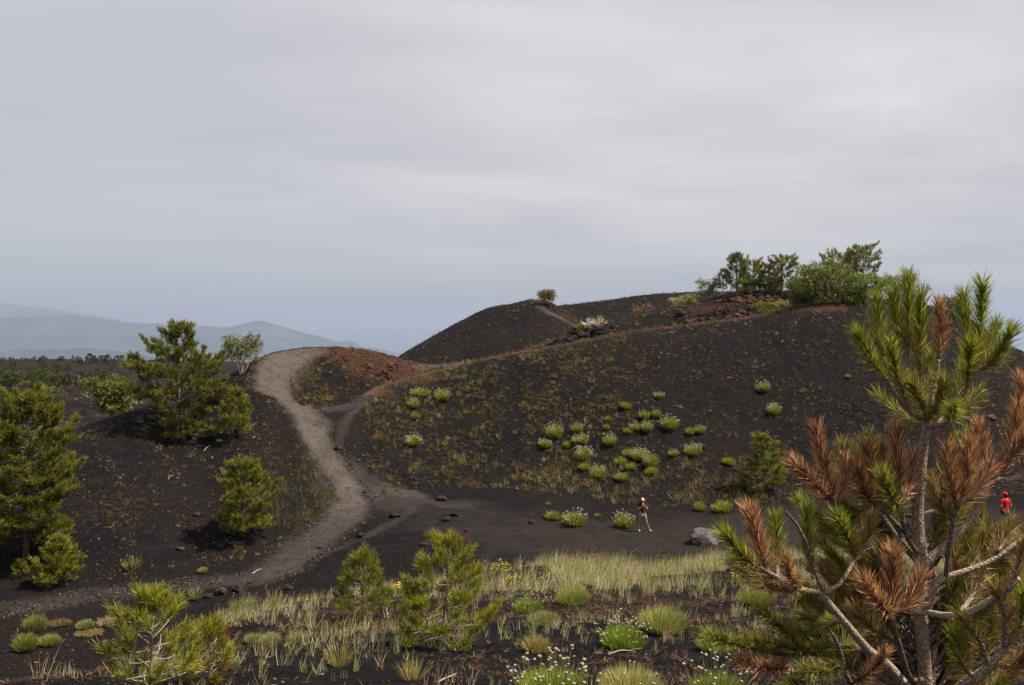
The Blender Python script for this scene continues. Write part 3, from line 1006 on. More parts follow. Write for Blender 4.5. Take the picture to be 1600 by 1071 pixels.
def slope_cushion(px, py, wpx, fl, label, group, vr=(7., 7.99), variant=None):
    p = hit(px, py, *vr)
    wd = wpx * p[1] / F * .8
    key = (fl, (variant if variant is not None else int(px * 7 + py) % 6))
    if key not in cush_proto:
        rr_ = np.random.default_rng(500 + key[1] * 7 + fl)
        root = empty('cushion_plant', p)
        m1 = MB()
        tips, D = cushion_mesh(m1, 1.0, .98, 440, rr_, G_BRIGHT0, G_BRIGHT1, .042)
        m1.build('foliage', M_GRASS, root)
        if fl:
            m2 = MB()
            s = rr_.choice(len(tips), 38 + 22 * (key[1] % 4), replace=False)
            b = tips[s]
            L = rr_.uniform(.0, .17, len(s))
            Dd = norm(D[s] + np.array([0, 0, .6]))
            blades(m2, b - Dd * .05, Dd, L + .05, .012, np.zeros(3), (.10, .12, .04), (.14, .15, .07), rr_)
            flower_head(m2, b + Dd * L[:, None], .047, (.56, .49, .36), rr_)
            m2.build('blossom', M_FLOWER, root)
        cush_proto[key] = root
        o = root
    else:
        o = copy_tree(cush_proto[key])
    o.location = p - np.array([0, 0, .03])
    r_ = random.Random(int(px * 13 + py))
    o.rotation_euler = (r_.uniform(-.12, .12), r_.uniform(-.12, .12), r_.uniform(0, 6.28))
    o.scale = (wd * r_.uniform(.85, 1.12), wd * r_.uniform(.85, 1.12), wd * r_.uniform(.85, 1.3))
    tag(o, label, 'plant', group)
    return o


GC = 'flowering cushion plants on the dark slope'
CUSH = [
    (658, 620, 25, 1, 'flowering green cushion at the top middle of the upper left slope cluster'),
    (646, 637, 20, 1, 'flowering cushion below the topmost pair in the upper left cluster on the slope'),
    (693, 625, 25, 1, 'broad flowering cushion, rightmost in the upper left cluster on the dark slope'),
    (649, 655, 17, 0, 'small flowerless green cushion at the bottom of the upper left cluster'),
    (645, 696, 22, 1, 'lone pale flowering cushion among rusty herbs, straight below the upper left cluster'),
    (866, 684, 27, 1, 'wide two-lobed green cushion above the whitest flowering cushion mid slope'),
    (851, 699, 21, 1, 'very white flowering cushion, leftmost of the mid-slope scatter'),
    (902, 676, 20, 1, 'white-topped cushion, upper one of the vertical row mid slope'),
    (908, 692, 25, 1, 'wide flowering cushion second from top in the vertical row mid slope'),
    (885, 699, 13, 0, 'tiny green cushion between the whitest cushion and the vertical row'),
    (910, 719, 26, 1, 'large dense cushion with few blossoms, third in the vertical row mid slope'),
    (914, 734, 17, 0, 'small plain green cushion directly under the dense large one'),
    (934, 747, 24, 1, 'low flowering cushion at the lower end of the vertical row'),
    (970, 751, 21, 1, 'round lime cushion standing alone above the walking woman, to her left'),
    (953, 696, 22, 1, 'flowering cushion alone between the vertical row and the bright clump'),
    (948, 671, 12, 0, 'tiny green cushion, lower of a small stacked pair high on the slope'),
    (951, 657, 10, 0, 'tiniest green cushion, upper of a small stacked pair high on the slope'),
    (977, 638, 17, 0, 'plain round green cushion high on the slope above the dense group'),
    (1030, 622, 14, 1, 'small faint flowering cushion highest up the middle of the slope'),
    (1006, 654, 17, 1, 'flowering cushion at the top left of the dense upper group'),
    (1026, 652, 16, 0, 'green cushion at the top right of the dense upper group'),
    (992, 672, 16, 1, 'flowering cushion at the middle left of the dense upper group'),
    (981, 677, 15, 0, 'flat plain cushion at the far left edge of the dense upper group'),
    (1011, 674, 20, 1, 'flowering cushion at the bottom of the dense upper group'),
    (1047, 670, 26, 1, 'big tilted flowering cushion right of the dense upper group'),
    (1078, 679, 15, 0, 'small pale cushion touching the left side of a greener one'),
    (1093, 677, 17, 1, 'small green cushion at the right end of a touching pair'),
    (1052, 712, 18, 1, 'small white-flecked cushion between the bright clump and the brown-topped one'),
    (1084, 712, 23, 1, 'round cushion with brownish blossoms beside a reddish rock'),
    (982, 714, 20, 1, 'flowering cushion at the top left of the bright lime clump'),
    (970, 727, 22, 0, 'flowerless lime cushion at the left edge of the bright clump'),
    (986, 733, 18, 0, 'flowerless lime cushion at the bottom left of the bright clump'),
    (1000, 719, 24, 1, 'tall flowering cushion at the top of the bright lime clump'),
    (1016, 730, 24, 1, 'white flowering cushion at the right of the bright lime clump'),
    (1019, 741, 20, 0, 'lime cushion at the lower right end of the bright clump'),
    (1193, 612, 19, 1, 'sparse flowering cushion highest on the bare right part of the slope'),
    (1209, 648, 21, 1, 'dense round cushion alone on the bare right part of the slope'),
    (1139, 725, 19, 0, 'plain green cushion left of the small pine on the slope'),
    (1325, 590, 10, 0, 'faint green cushion on the bare slope just left of the big pine'),
]
for px, py, wd, fl, lb in CUSH:
    slope_cushion(px, py, wd, fl, lb, GC)
GV = 'green cushions along the foot of the slope'
for px, py, wd, fl, lb, v in [
        (865, 812, 25, 0, 'plain bright green cushion beside a small rock on the valley floor', 0),
        (898, 821, 31, 1, 'large cushion covered in pale blossoms on the valley floor', 1),
        (975, 825, 29, 1, 'low wide flowering cushion just left of the walking woman', 2),
        (934, 807, 10, 0, 'tiny green cushion left of the woody stump on the valley floor', 0),
        (857, 789, 8, 0, 'tiniest green cushion above the plain bright green one', 1),
        (1129, 800, 34, 0, 'large olive broom cushion at the foot of the slope above the grey boulder', 2),
        (1094, 798, 19, 0, 'small olive cushion beside brown litter left of the large olive one', 3)]:
    slope_cushion(px, py, wd, fl, lb, GV, (6.0, 7.4), v)


def tussock(name, label, cat, px, py, wpx, hpx, n, c0, c1, vr=(1.2, 4.3), seed=0, flowers=0, fcol=(.42, .36, .25), fr=.011, bw=.005, group=None, fname='flower_head', single=False, stalk=.12, seedheads=0, mat=False):
    rr_ = np.random.default_rng(900 + seed)
    p = hit(px, py, *vr)
    s = p[1] / F
    c0 = np.asarray(c0) * np.array([1.5, 1.4, 1.])
    c1 = np.asarray(c1) * np.array([1.5, 1.4, 1.])
    root = empty(name, p)
    m1 = MB()
    if mat:
        a = rr_.uniform(0, 6.283, n)
        r = np.sqrt(rr_.random(n)) * wpx * s * .42
        B = np.stack([r * np.cos(a), r * np.sin(a) * .8, np.full(n, .03)], 1)
        D = norm(np.stack([np.cos(a) * .5, np.sin(a) * .5, np.full(n, .35)], 1) + rr_.normal(size=(n, 3)) * np.array([.6, .6, .25]))
        D[:, 2] = np.abs(D[:, 2])
        L = hpx * s * rr_.uniform(.4, 1.2, n)
        blades(m1, B, D, L, bw, np.array([0, 0, -.3]), np.asarray(c0) * rr_.uniform(.6, 1.2, (n, 1)), np.asarray(c1) * rr_.uniform(.6, 1.2, (n, 1)), rr_)
        tips = B + D * L[:, None]
    else:
        tips, D = cushion_mesh(m1, wpx * s * .85, hpx * s, n, rr_, c0, c1, bw)
    if seedheads:
        q = rr_.choice(len(tips), seedheads)
        hd = norm(D[q] + np.array([.35, 0, .2]))
        blades(m1, tips[q], hd, hpx * s * .22, bw * 2, np.array([.2, 0, -.2]), (.2, .15, .08), (.28, .2, .11), rr_)
    if flowers:
        q = rr_.choice(len(tips), flowers, replace=False)
        Dd = norm(D[q] + np.array([0, 0, .35]))
        L = rr_.uniform(.3, 1.0, flowers) * stalk
        blades(m1, tips[q] - Dd * L[:, None] * .6, Dd, L * 1.6, bw * .9, np.zeros(3), (.12, .14, .05), (.17, .18, .09), rr_)
        pos = tips[q] + Dd * L[:, None]
    m1.build('foliage', M_GRASS, root)
    if flowers:
        if single:
            mf = MB()
            flower_head(mf, pos, fr, fcol, rr_)
            mf.build('blossom', M_FLOWER, root)
        else:
            V, T = ico(1)
            mf = MB()
            mf.add(V * np.array([1, 1, .68]) * fr * rr_.uniform(.85, 1.15, (len(V), 1)), T, np.asarray(fcol) * rr_.uniform(.75, 1.1, (len(V), 1)))
            me = mf.mesh(fname, M_FLOWER)
            for x in pos:
                o = bpy.data.objects.new(fname, me)
                C.objects.link(o)
                o.parent = root
                o.location = x
                sc_ = rr_.uniform(.7, 1.25)
                o.scale = (sc_, sc_, sc_)
                o.rotation_euler = (rr_.uniform(-.4, .4), rr_.uniform(-.4, .4), 0)
    tag(root, label, cat, group)
    return root


PALE0, PALE1 = (.13, .14, .05), (.25, .26, .13)
STRAW0, STRAW1 = (.22, .17, .09), (.33, .27, .16)
BLUE0, BLUE1 = (.12, .12, .06), (.20, .215, .13)
tussock('flowering_tussock', 'large yellow-green tussock with round white flower heads at the bottom edge', 'plant', 862, 1100, 118, 62, 1500, (.09, .12, .02), (.19, .24, .05), (1., 4.3), 1, 70, stalk=.11, fr=.0125)
tussock('flowering_tussock', 'bright lime tussock crowned with cream flower heads in front of the grass', 'plant', 974, 1014, 68, 42, 1300, (.09, .13, .02), (.19, .25, .045), (1.2, 4.2), 2, 70, stalk=.09, fr=.012)
tussock('flowering_tussock', 'dim flowering tussock at the bottom edge, left of the big pine', 'plant', 1122, 1090, 95, 45, 900, (.09, .115, .03), (.16, .19, .06), (1., 4.3), 3, 42, stalk=.12, fr=.011)
tussock('grass_tussock', 'spiky pale straw-green tussock at the bottom edge between two flowering ones', 'grass tuft', 986, 1092, 105, 58, 1400, STRAW0, (.30, .30, .16), (1., 4.3), 4, 10, single=True, stalk=.04, fr=.011)
tussock('grass_tussock', 'wide pale green tussock behind the lime flowering one', 'grass tuft', 1036, 988, 74, 48, 1500, PALE0, PALE1, (1.5, 4.2), 5, seedheads=30)
tussock('grass_tussock', 'low rounded olive tussock with brown litter under it', 'grass tuft', 851, 976, 58, 24, 1100, (.12, .12, .055), (.21, .21, .12), (1.5, 4.2), 6)
tussock('flowering_tussock', 'bright green tussock under a veil of dry cream heads', 'plant', 825, 958, 44, 28, 800, (.08, .12, .018), (.17, .22, .045), (1.5, 4.2), 7, 45, (.42, .33, .22), .012, stalk=.16)
tussock('grass_tussock', 'soft green tussock rising out of the middle of the grass belt', 'grass tuft', 895, 945, 52, 38, 900, PALE0, (.22, .25, .10), (2., 4.2), 8, 14, (.45, .40, .28), .012, stalk=.08)
tussock('grass_tussock', 'sparse upright tussock with reddish base below the olive one', 'grass tuft', 838, 1020, 40, 36, 380, (.22, .12, .07), (.24, .24, .13), (1.5, 4.2), 9)
tussock('grass_tussock', 'green tussock half hidden by the lowest left pine branches', 'grass tuft', 1120, 1018, 60, 38, 1000, PALE0, (.20, .24, .085), (1.5, 4.2), 10)
tussock('grass_tussock', 'yellowish tussock at the left edge of the big pine beside the grass', 'grass tuft', 1182, 948, 46, 42, 800, (.10, .11, .04), (.21, .22, .07), (2., 4.3), 11)
tussock('grass_tussock', 'pale cushion-like tussock on the left near slope, left of a twin', 'grass tuft', 395, 1006, 24, 20, 600, BLUE0, BLUE1, (1.5, 4.2), 12)
tussock('grass_tussock', 'pale whitish tussock on the left near slope, right of a twin', 'grass tuft', 422, 1008, 28, 24, 650, BLUE0, (.27, .27, .19), (1.5, 4.2), 13)
tussock('grass_tussock', 'pale low tussock right of the twin tussocks on the near slope', 'grass tuft', 466, 1006, 26, 22, 500, BLUE0, BLUE1, (1.5, 4.2), 14)
tussock('grass_tussock', 'low silvery tussock beside the lowest left pine sapling', 'grass tuft', 360, 1046, 28, 18, 500, BLUE0, BLUE1, (1.5, 4.2), 15)
tussock('grass_tussock', 'tall wispy tussock on the brow below the stony rock pile', 'grass tuft', 374, 962, 20, 34, 260, BLUE0, (.20, .22, .11), (2.5, 4.2), 16, bw=.006, seedheads=24)
tussock('grass_tussock', 'tall wispy tussock on the brow, rightmost of a close pair', 'grass tuft', 390, 958, 16, 36, 200, BLUE0, BLUE1, (2.5, 4.2), 17, bw=.006, seedheads=20)
tussock('grass_tussock', 'thin bluish tussock on the brow left of the tall pair', 'grass tuft', 349, 968, 14, 22, 140, BLUE0, BLUE1, (2.5, 4.2), 18, bw=.006)
tussock('grass_tussock', 'airy tussock with spreading seed stalks on the brow', 'grass tuft', 430, 950, 26, 34, 140, BLUE0, (.22, .22, .12), (2.5, 4.2), 19, bw=.006, seedheads=40)
tussock('grass_tussock', 'golden-eared grass stems left of the largest pine sapling', 'grass tuft', 530, 1042, 32, 52, 90, BLUE0, (.28, .24, .09), (1.5, 4.), 20, bw=.0045, seedheads=26)
tussock('grass_tussock', 'thin straw grass in front of the largest pine sapling', 'grass tuft', 645, 1062, 40, 44, 110, STRAW0, (.24, .23, .12), (1., 4.), 21, bw=.004, seedheads=20)
GVL = 'tussocks on the dark valley floor at lower left'
tussock('grass_tussock', 'upright green tussock at lower left behind the nearest slope, upper one', 'grass tuft', 55, 987, 26, 32, 900, (.09, .10, .04), (.17, .19, .07), (5.2, 7.), 22, bw=.016, group=GVL, seedheads=20)
tussock('grass_tussock', 'upright green tussock with a tan litter mat, lower left one', 'grass tuft', 40, 1018, 24, 34, 900, (.10, .10, .04), (.16, .18, .06), (5.2, 7.), 23, bw=.016, group=GVL, seedheads=20)
tussock('grass_tussock', 'rounded green tussock with a tan skirt at lower left', 'grass tuft', 77, 1008, 34, 20, 900, (.12, .10, .04), (.21, .23, .09), (5.2, 7.), 24, bw=.016, group=GVL)
tussock('grass_tussock', 'green tussock behind a dry straw mat at lower left', 'grass tuft', 133, 983, 26, 17, 900, (.11, .11, .05), (.20, .22, .10), (5.2, 7.), 25, bw=.016, group=GVL)
tussock('grass_tussock', 'dry straw-coloured tussock, rightmost of the lower left group', 'grass tuft', 172, 974, 32, 14, 900, (.17, .125, .085), (.26, .21, .15), (5.2, 7.), 26, bw=.016, mat=True, group=GVL)
tussock('grass_tussock', 'flat dry brown mat of grass between two green tussocks', 'grass tuft', 93, 976, 34, 9, 900, (.11, .075, .05), (.16, .115, .08), (5.2, 7.), 27, bw=.016, mat=True, group=GVL)
tussock('grass_tussock', 'dry matted straw in front of a green tussock at lower left', 'grass tuft', 140, 991, 46, 8, 900, (.15, .105, .065), (.22, .17, .115), (5.2, 7.), 28, bw=.014, mat=True, group=GVL)
tussock('grass_tussock', 'small yellow-green tuft on the lower left slope above the path', 'grass tuft', 317, 895, 17, 10, 260, (.12, .10, .04), (.22, .21, .09), (6., 8.), 29, bw=.04)
tussock('grass_tussock', 'thin wispy grass clump on the lower left slope', 'grass tuft', 206, 889, 26, 24, 90, (.11, .10, .05), (.17, .16, .09), (6.5, 8.), 30, bw=.035, seedheads=16)
tussock('grass_tussock', 'slender grey-green grass at the path edge left of the round rock', 'grass tuft', 305, 937, 14, 26, 90, BLUE0, BLUE1, (6., 7.), 31, bw=.03, seedheads=14)
YEL = (.62, .44, .03)
for i, (px, py, wd, ht, nf, lb) in enumerate([
        (784, 900, 26, 22, 34, 'yellow-flowered plant standing tallest in the grass belt'),
        (801, 912, 20, 12, 22, 'low yellow-flowered plant right below the tallest yellow one'),
        (851, 908, 12, 10, 10, 'small patch of dull yellow flowers in the grass belt'),
        (627, 930, 24, 18, 30, 'yellow-flowered plant between the two pine saplings'),
        (965, 903, 12, 12, 10, 'faint yellow-flowered stem at the brow of the grass'),
        (1160, 912, 26, 24, 30, 'golden yellow-flowered plant against the left pine branches')]):
    tussock('yellow_flower_plant', lb, 'plant', px, py, wd, ht, 160, (.07, .09, .02), (.13, .15, .04), (2.2, 4.3), 60 + i, nf, YEL, .021, single=True, bw=.008, group='yellow-flowered plants in the grass', stalk=.05)


# ------------------------------------------------------------------ rocks
def rock_mesh(seed, flat, lumps, col, sub=3):
    rr_ = np.random.default_rng(seed)
    V, T = ico(sub)
    off = rr_.uniform(0, 50, 3)
    d = 1 + .55 * fbm(V[:, 0] * 1.1 + off[0], V[:, 1] * 1.1 + V[:, 2] * .9 + off[1], seed, 3)
    d += lumps * (fbm(V[:, 0] * 3 + off[1] + V[:, 1], V[:, 2] * 3 + V[:, 1] * 2.3 + off[2], seed + 5, 4, .7)) * .9 + .12 * fbm(V[:, 0] * 7 + V[:, 2] * 4, V[:, 1] * 7 - V[:, 2] * 5, seed + 8, 2)
    V = V * d[:, None] * np.array([1, rr_.uniform(.65, .95), flat])
    # chop flat facets
    for _ in range(5):
        nrm = norm(rr_.normal(size=3))
        h = V @ nrm
        lim = rr_.uniform(.6, .85) * h.max()
        V = V - np.maximum(h - lim, 0)[:, None] * nrm * .8
    m = MB()
    m.add(V, T, np.asarray(col) * rr_.uniform(.85, 1.15, (len(V), 1)))
    return m


def rock(name, label, px, py, wpx, flat, lumps, col, vr, seed, group=None, mat=None, sub=3, cat='rock', sink=.3, rz=None):
    p = hit(px, py, *vr)
    s = wpx * p[1] / F / 2
    o = rock_mesh(seed, flat, lumps, col, sub).build(name, mat or M_ROCK, None, False)
    o.location = p + np.array([0, 0, s * flat * (1 - sink) - s * flat * .15])
    o.scale = (s, s, s)
    o.rotation_euler = (0, 0, random.Random(seed).uniform(-.5, .5) if rz is None else rz)
    tag(o, label, cat, group)
    return o


RB = (.042, .032, .028)
RR = (.058, .034, .028)
rock('boulder', 'large grey-topped boulder on the valley floor left of the big pine', 1108, 849, 62, .42, .1, (.115, .092, .086), (5.6, 7.), 11, None, M_BOULDER, 4, 'boulder')
GR = 'lava rocks along the path and valley floor'
for i, (px, py, wd, fl, lu, cc, lb) in enumerate([
        (580, 735, 13, .8, .4, RB, 'small round lava rock on the right edge of the path bend'),
        (587, 722, 11, .6, .4, RB, 'small rock just above the one at the path bend'),
        (560, 721, 7, .8, .3, (.12, .09, .07), 'tiny pale rock right of the path, above the bend'),
        (527, 703, 14, .6, .4, RR, 'reddish rubble lump on the right rim of the path above the bend'),
        (643, 750, 12, .7, .5, RR, 'small knobbly reddish rock at the foot of the slope near the tan trail'),
        (655, 757, 14, .3, .4, RR, 'flat reddish slab at the foot of the slope'),
        (690, 782, 19, .6, .6, RR, 'jagged reddish rock right of the tan trail patch'),
        (616, 808, 19, .62, .6, (.040, .030, .027), 'dark jagged rock alone between the path and the tan trail'),
        (697, 814, 18, .5, .5, RR, 'flat brownish rock, left of the pair beyond the largest sapling'),
        (709, 806, 16, .45, .4, RB, 'flat brownish rock, right of the pair beyond the largest sapling'),
        (563, 840, 16, .75, .6, RR, 'knobbly red rock standing between the trails below the path bend'),
        (663, 852, 19, .4, .4, RR, 'flat rust-topped rock behind the top of the largest sapling'),
        (581, 873, 8, .7, .4, RB, 'small dark rock above the smaller sapling'),
        (718, 845, 20, .55, .5, RB, 'brown rock right of the top of the largest sapling'),
        (728, 831, 10, .5, .4, RR, 'small reddish rock behind the brown one near the largest sapling'),
        (589, 777, 8, .5, .3, (.12, .10, .085), 'tiny pale stone inside the fork of the trails'),
        (569, 770, 9, .5, .3, RB, 'tiny dark stone inside the fork beside the path'),
        (345, 929, 22, .8, .15, (.10, .066, .055), 'smooth round pinkish rock at the path edge'),
        (376, 924, 34, .55, .8, RR, 'pile of jagged red rubble right of the round pinkish rock'),
        (326, 933, 20, .35, .8, RB, 'low rubble left of the round pinkish rock'),
        (391, 912, 14, .4, .7, RR, 'small rubble behind the jagged red pile'),
        (449, 921, 20, .5, .8, RR, 'low knobbly red rock above the brow right of the red pile'),
        (808, 766, 10, .7, .3, (.12, .082, .068), 'small pale pink rock at the foot of the slope'),
        (851, 810, 11, .8, .3, (.10, .058, .046), 'small pinkish rock touching the plain bright green cushion'),
        (831, 818, 16, .5, .5, RB, 'low brown rock with a knob left of the green cushion'),
        (829, 808, 7, .9, .3, (.075, .062, .058), 'small grey knob perched behind the low brown rock'),
        (309, 805, 17, .5, .4, RR, 'reddish rock on the lower left slope beside the middle pine'),
        (282, 860, 16, .65, .5, (.10, .055, .045), 'reddish rock on the lower left slope above the small grass tuft'),
        (1548, 656, 20, .6, .2, (.12, .085, .07), 'pale rock on the right slope seen beside the big pine'),
        (1096, 700, 18, .55, .5, RR, 'reddish rock behind the brown-blossomed cushion'),
        (476, 838, 9, .5, .3, (.12, .095, .08), 'tiny pale stone on the slope left of the path'),
        (415, 742, 10, .5, .4, RR, 'small reddish stone right of the top of the middle pine'),
        (710, 900, 10, .5, .4, RB, 'small brown stone above the largest sapling, right side'),
        (500, 857, 10, .4, .5, RB, 'small low stone on the lower path')]):
    rock('rock', lb, px, py, wd * .8, fl, lu + .25, np.array(cc) * .62, (4.9, 8.2), 300 + i, GR)
for i, (px, py, wd, fl, lu, cc, lb) in enumerate([
        (188, 994, 9, .8, .4, (.16, .12, .10), 'small pale stone left of the lowest left sapling'),
        (163, 1005, 15, .45, .3, (.050, .043, .042), 'flat dark stone left of the lowest left sapling'),
        (190, 1018, 22, .4, .5, (.085, .055, .048), 'flat brown stone beside the lowest left sapling'),
        (57, 1037, 10, .4, .3, (.12, .07, .05), 'tiny flat rusty stone at the lower left')]):
    rock('rock', lb, px, py, wd, fl, lu, cc, (5., 7.), 360 + i, 'stones near the lowest left sapling')


def outcrop_obj(label, spots, seed, col, vr):
    rr_ = np.random.default_rng(seed)
    m = MB()
    full = [spots[0]]
    for a, b in zip(spots[:-1], spots[1:]):
        k = max(1, int(abs(b[0] - a[0]) / 11))
        full += [tuple(np.array(a) * (1 - i / k) + np.array(b) * i / k) for i in range(1, k + 1)]
    spots = full
    base = hit(spots[0][0], spots[0][1], *vr)
    for (px, py, wpx, hpx) in spots:
        p = hit(px, py, *vr)
        s = p[1] / F
        for q in range(6):
            mm = rock_mesh(int(rr_.integers(1, 99999)), .8, .7, col, 2)
            V, T, K = mm.arrays()
            r = s * wpx * rr_.uniform(.11, .24)
            off = np.array([rr_.uniform(-.5, .5) * wpx * s, rr_.uniform(-.3, .3) * wpx * s * .6, 0])
            x, y = p[0] + off[0], p[1] + off[1]
            z = gz(x, y) + rr_.uniform(-.2, .5) * hpx * s
            m.add(V * np.array([r, r, r * rr_.uniform(.5, 1.0)]) + np.array([x, y, z]) - base, T, K * rr_.uniform(.6, 1.3))
    o = m.build('lava_outcrop', M_ROCK, None, False)
    o.location = base
    tag(o, label, 'rock outcrop', 'lava outcrops')
    return o


outcrop_obj('jagged dark lava outcrop with a black hollow, leftmost on the upper ridge', [(1070, 492, 26, 10), (1085, 502, 34, 10), (1105, 500, 26, 8)], 1, (.035, .022, .019), (9., 9.98))
outcrop_obj('rust-brown lava outcrop beside a dark hollow right of the jagged one', [(1148, 495, 28, 9), (1172, 494, 20, 6)], 2, (.055, .031, .025), (9., 9.98))
outcrop_obj('reddish lava ledge under the crest trees', [(1160, 463, 40, 5), (1195, 465, 36, 7), (1215, 473, 30, 4), (1130, 469, 26, 4)], 3, (.060, .029, .023), (9., 9.98))
outcrop_obj('black lava ledge below the pale dead bush', [(915, 523, 40, 6), (945, 516, 30, 7), (870, 540, 30, 4)], 4, (.020, .017, .016), (9., 9.98))
outcrop_obj('dark red lava blocks in the rim of the left bowl', [(582, 582, 20, 8), (600, 586, 22, 7), (612, 578, 14, 4)], 5, (.040, .016, .013), (9., 9.9))


# ------------------------------------------------------------------ trees
def tufts(mb, P, A, size, k, rng, c0, c1, wid=.085, coneang=.85, vary=.35):
    """bundles of needles round short shoots: P base, A axis"""
    n = len(P)
    size = np.broadcast_to(np.asarray(size, float), (n,))
    A = norm(A)
    B = np.repeat(P, k, 0)
    AA = np.repeat(A, k, 0)
    ss = np.repeat(size, k)
    u = rng.random(n * k)
    R = norm(np.cross(AA, rng.normal(size=(n * k, 3))))
    ang = (coneang * (1 - .55 * u))[:, None]
    D = AA * np.cos(ang) + R * np.sin(ang)
    L = ss * rng.uniform(.5, .85, n * k)
    v = np.repeat(rng.uniform(1 - vary, 1 + vary, (n, 1)), k, 0)
    K0 = np.asarray(c0) * v * rng.uniform(.8, 1.2, (n * k, 1))
    K1 = np.asarray(c1) * v * rng.uniform(.8, 1.2, (n * k, 1))
    blades(mb, B + AA * (u * ss * .75)[:, None], D, L, ss * wid, np.array([0, 0, -.05]), K0, K1, rng)


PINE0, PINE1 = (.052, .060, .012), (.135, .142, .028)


def pine(label, px, py, hpx, seed, vr, wfrac, prof, t0=.1, nb=60, tuft=.30, dens=1.0, c0=PINE0, c1=PINE1, group=None,
         elev=(.05, .9), name='pine_tree', k=16, outer=.3, wid=.085, tcol=(.10, .075, .055), limb_parts=0, trunk_r=.02, lean=(0, 0), droop=.0, candle=False, dead=0., cat='pine tree', gaps=0.):
    rr_ = np.random.default_rng(seed)
    p = hit(px, py, *vr)
    s = p[1] / F
    h = hpx * s
    p = p - np.array([0, 0, h * .01])
    c0 = np.asarray(c0) * np.array([1.3, 1.22, .95])
    c1 = np.asarray(c1) * np.array([1.56, 1.42, 1.05])
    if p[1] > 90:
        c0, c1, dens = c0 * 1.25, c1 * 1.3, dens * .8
    root = empty(name, p)
    tz = np.linspace(0, 1, 9)
    wob = np.cumsum(rr_.normal(size=(9, 2)) * .010 * h, 0)
    tp = np.stack([wob[:, 0] + lean[0] * h * tz, wob[:, 1] + lean[1] * h * tz, tz * h * .97], 1)
    tp[0, :2] = 0
    mt = MB()
    tube(mt, tp, h * trunk_r * (1 - .88 * tz) + .004, 7, tcol)
    mc = MB()
    limbs = []
    ga = rr_.uniform(0, 6.28)
    for b in range(nb):
        t = t0 + (1 - t0) * (b + rr_.uniform(0, 1)) / nb * .985
        if rr_.random() < gaps:
            continue
        ga += 2.39996 + rr_.normal() * .3
        R = np.interp(t, [q[0] for q in prof], [q[1] for q in prof]) * wfrac * h * rr_.uniform(.7, 1.12)
        st = np.array([np.interp(t, tz, tp[:, i]) for i in range(3)])
        el = elev[0] + (elev[1] - elev[0]) * t ** 1.6 + rr_.normal() * .1
        d = np.array([math.cos(ga), math.sin(ga), 0])
        L = max(R / max(math.cos(el), .35), .04 * h)
        e1 = st + (d * math.cos(el) + np.array([0, 0, math.sin(el) - droop])) * L * .55
        e2 = st + (d * math.cos(el) + np.array([0, 0, math.sin(el) + .12 - droop * .6])) * L
        bp = spline([st, e1 + rr_.normal(size=3) * L * .09, e2], 7)
        br = np.linspace(max(h * trunk_r * .32 * (1 - t * .6), .004), .0025 + h * .0006, 7)
        limbs.append((bp, br))
        nt_ = max(5, int(dens * 1.45 * L / (tuft * .42)))
        u = outer + (1 - outer) * rr_.random(nt_) ** .75
        u[0] = 1.
        pos = np.stack([np.interp(u, np.linspace(0, 1, 7), bp[:, i]) for i in range(3)], 1)
        tang = norm(np.stack([np.interp(u, np.linspace(0, 1, 7), np.gradient(bp[:, i])) for i in range(3)], 1))
        side = norm(np.cross(tang, [0, 0, 1.]))
        lat = rr_.normal(size=nt_) * .17 * L * (1.25 - u)
        lat[0] = 0
        pos = pos + side * lat[:, None] + np.array([0, 0, 1.]) * (rr_.random(nt_)[:, None] * .06 * L)
        ax = tang * .7 + side * np.sign(lat)[:, None] * .35 + np.array([0, 0, .55]) + rr_.normal(size=(nt_, 3)) * .2
        cc0, cc1 = c0, c1
        if dead and rr_.random() < dead:
            cc0, cc1 = (.10, .040, .016), (.19, .075, .028)
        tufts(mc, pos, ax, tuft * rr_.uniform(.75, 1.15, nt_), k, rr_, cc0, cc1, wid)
        if candle:
            for q in range(nt_):
                tube(mt, [pos[q] - ax[q] / np.linalg.norm(ax[q]) * tuft * .3, pos[q] + ax[q] / np.linalg.norm(ax[q]) * tuft * .5], [.003, .002], 3, (.2, .13, .07), cap=False)
    # leading shoot
    top = tp[-1]
    tufts(mc, np.tile(top, (5, 1)) + rr_.normal(size=(5, 3)) * tuft * .12, np.tile([0, 0, 1.], (5, 1)) + rr_.normal(size=(5, 3)) * .15, tuft * 1.1, k, rr_, c0, c1, wid)
    if limb_parts:
        mt.build('trunk', M_BARKFAR, root, True)
        for bp, br in limbs:
            ml = MB()
            tube(ml, bp, br, 5, np.asarray(tcol) * 1.6)
            ml.build('branch', M_BARKFAR, root, True)
    else:
        for bp, br in limbs:
            tube(mt, bp, br, 4, tcol)
        mt.build('trunk', M_BARKFAR, root, True)
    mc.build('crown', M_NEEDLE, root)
    tag(root, label, cat, group)
    return root


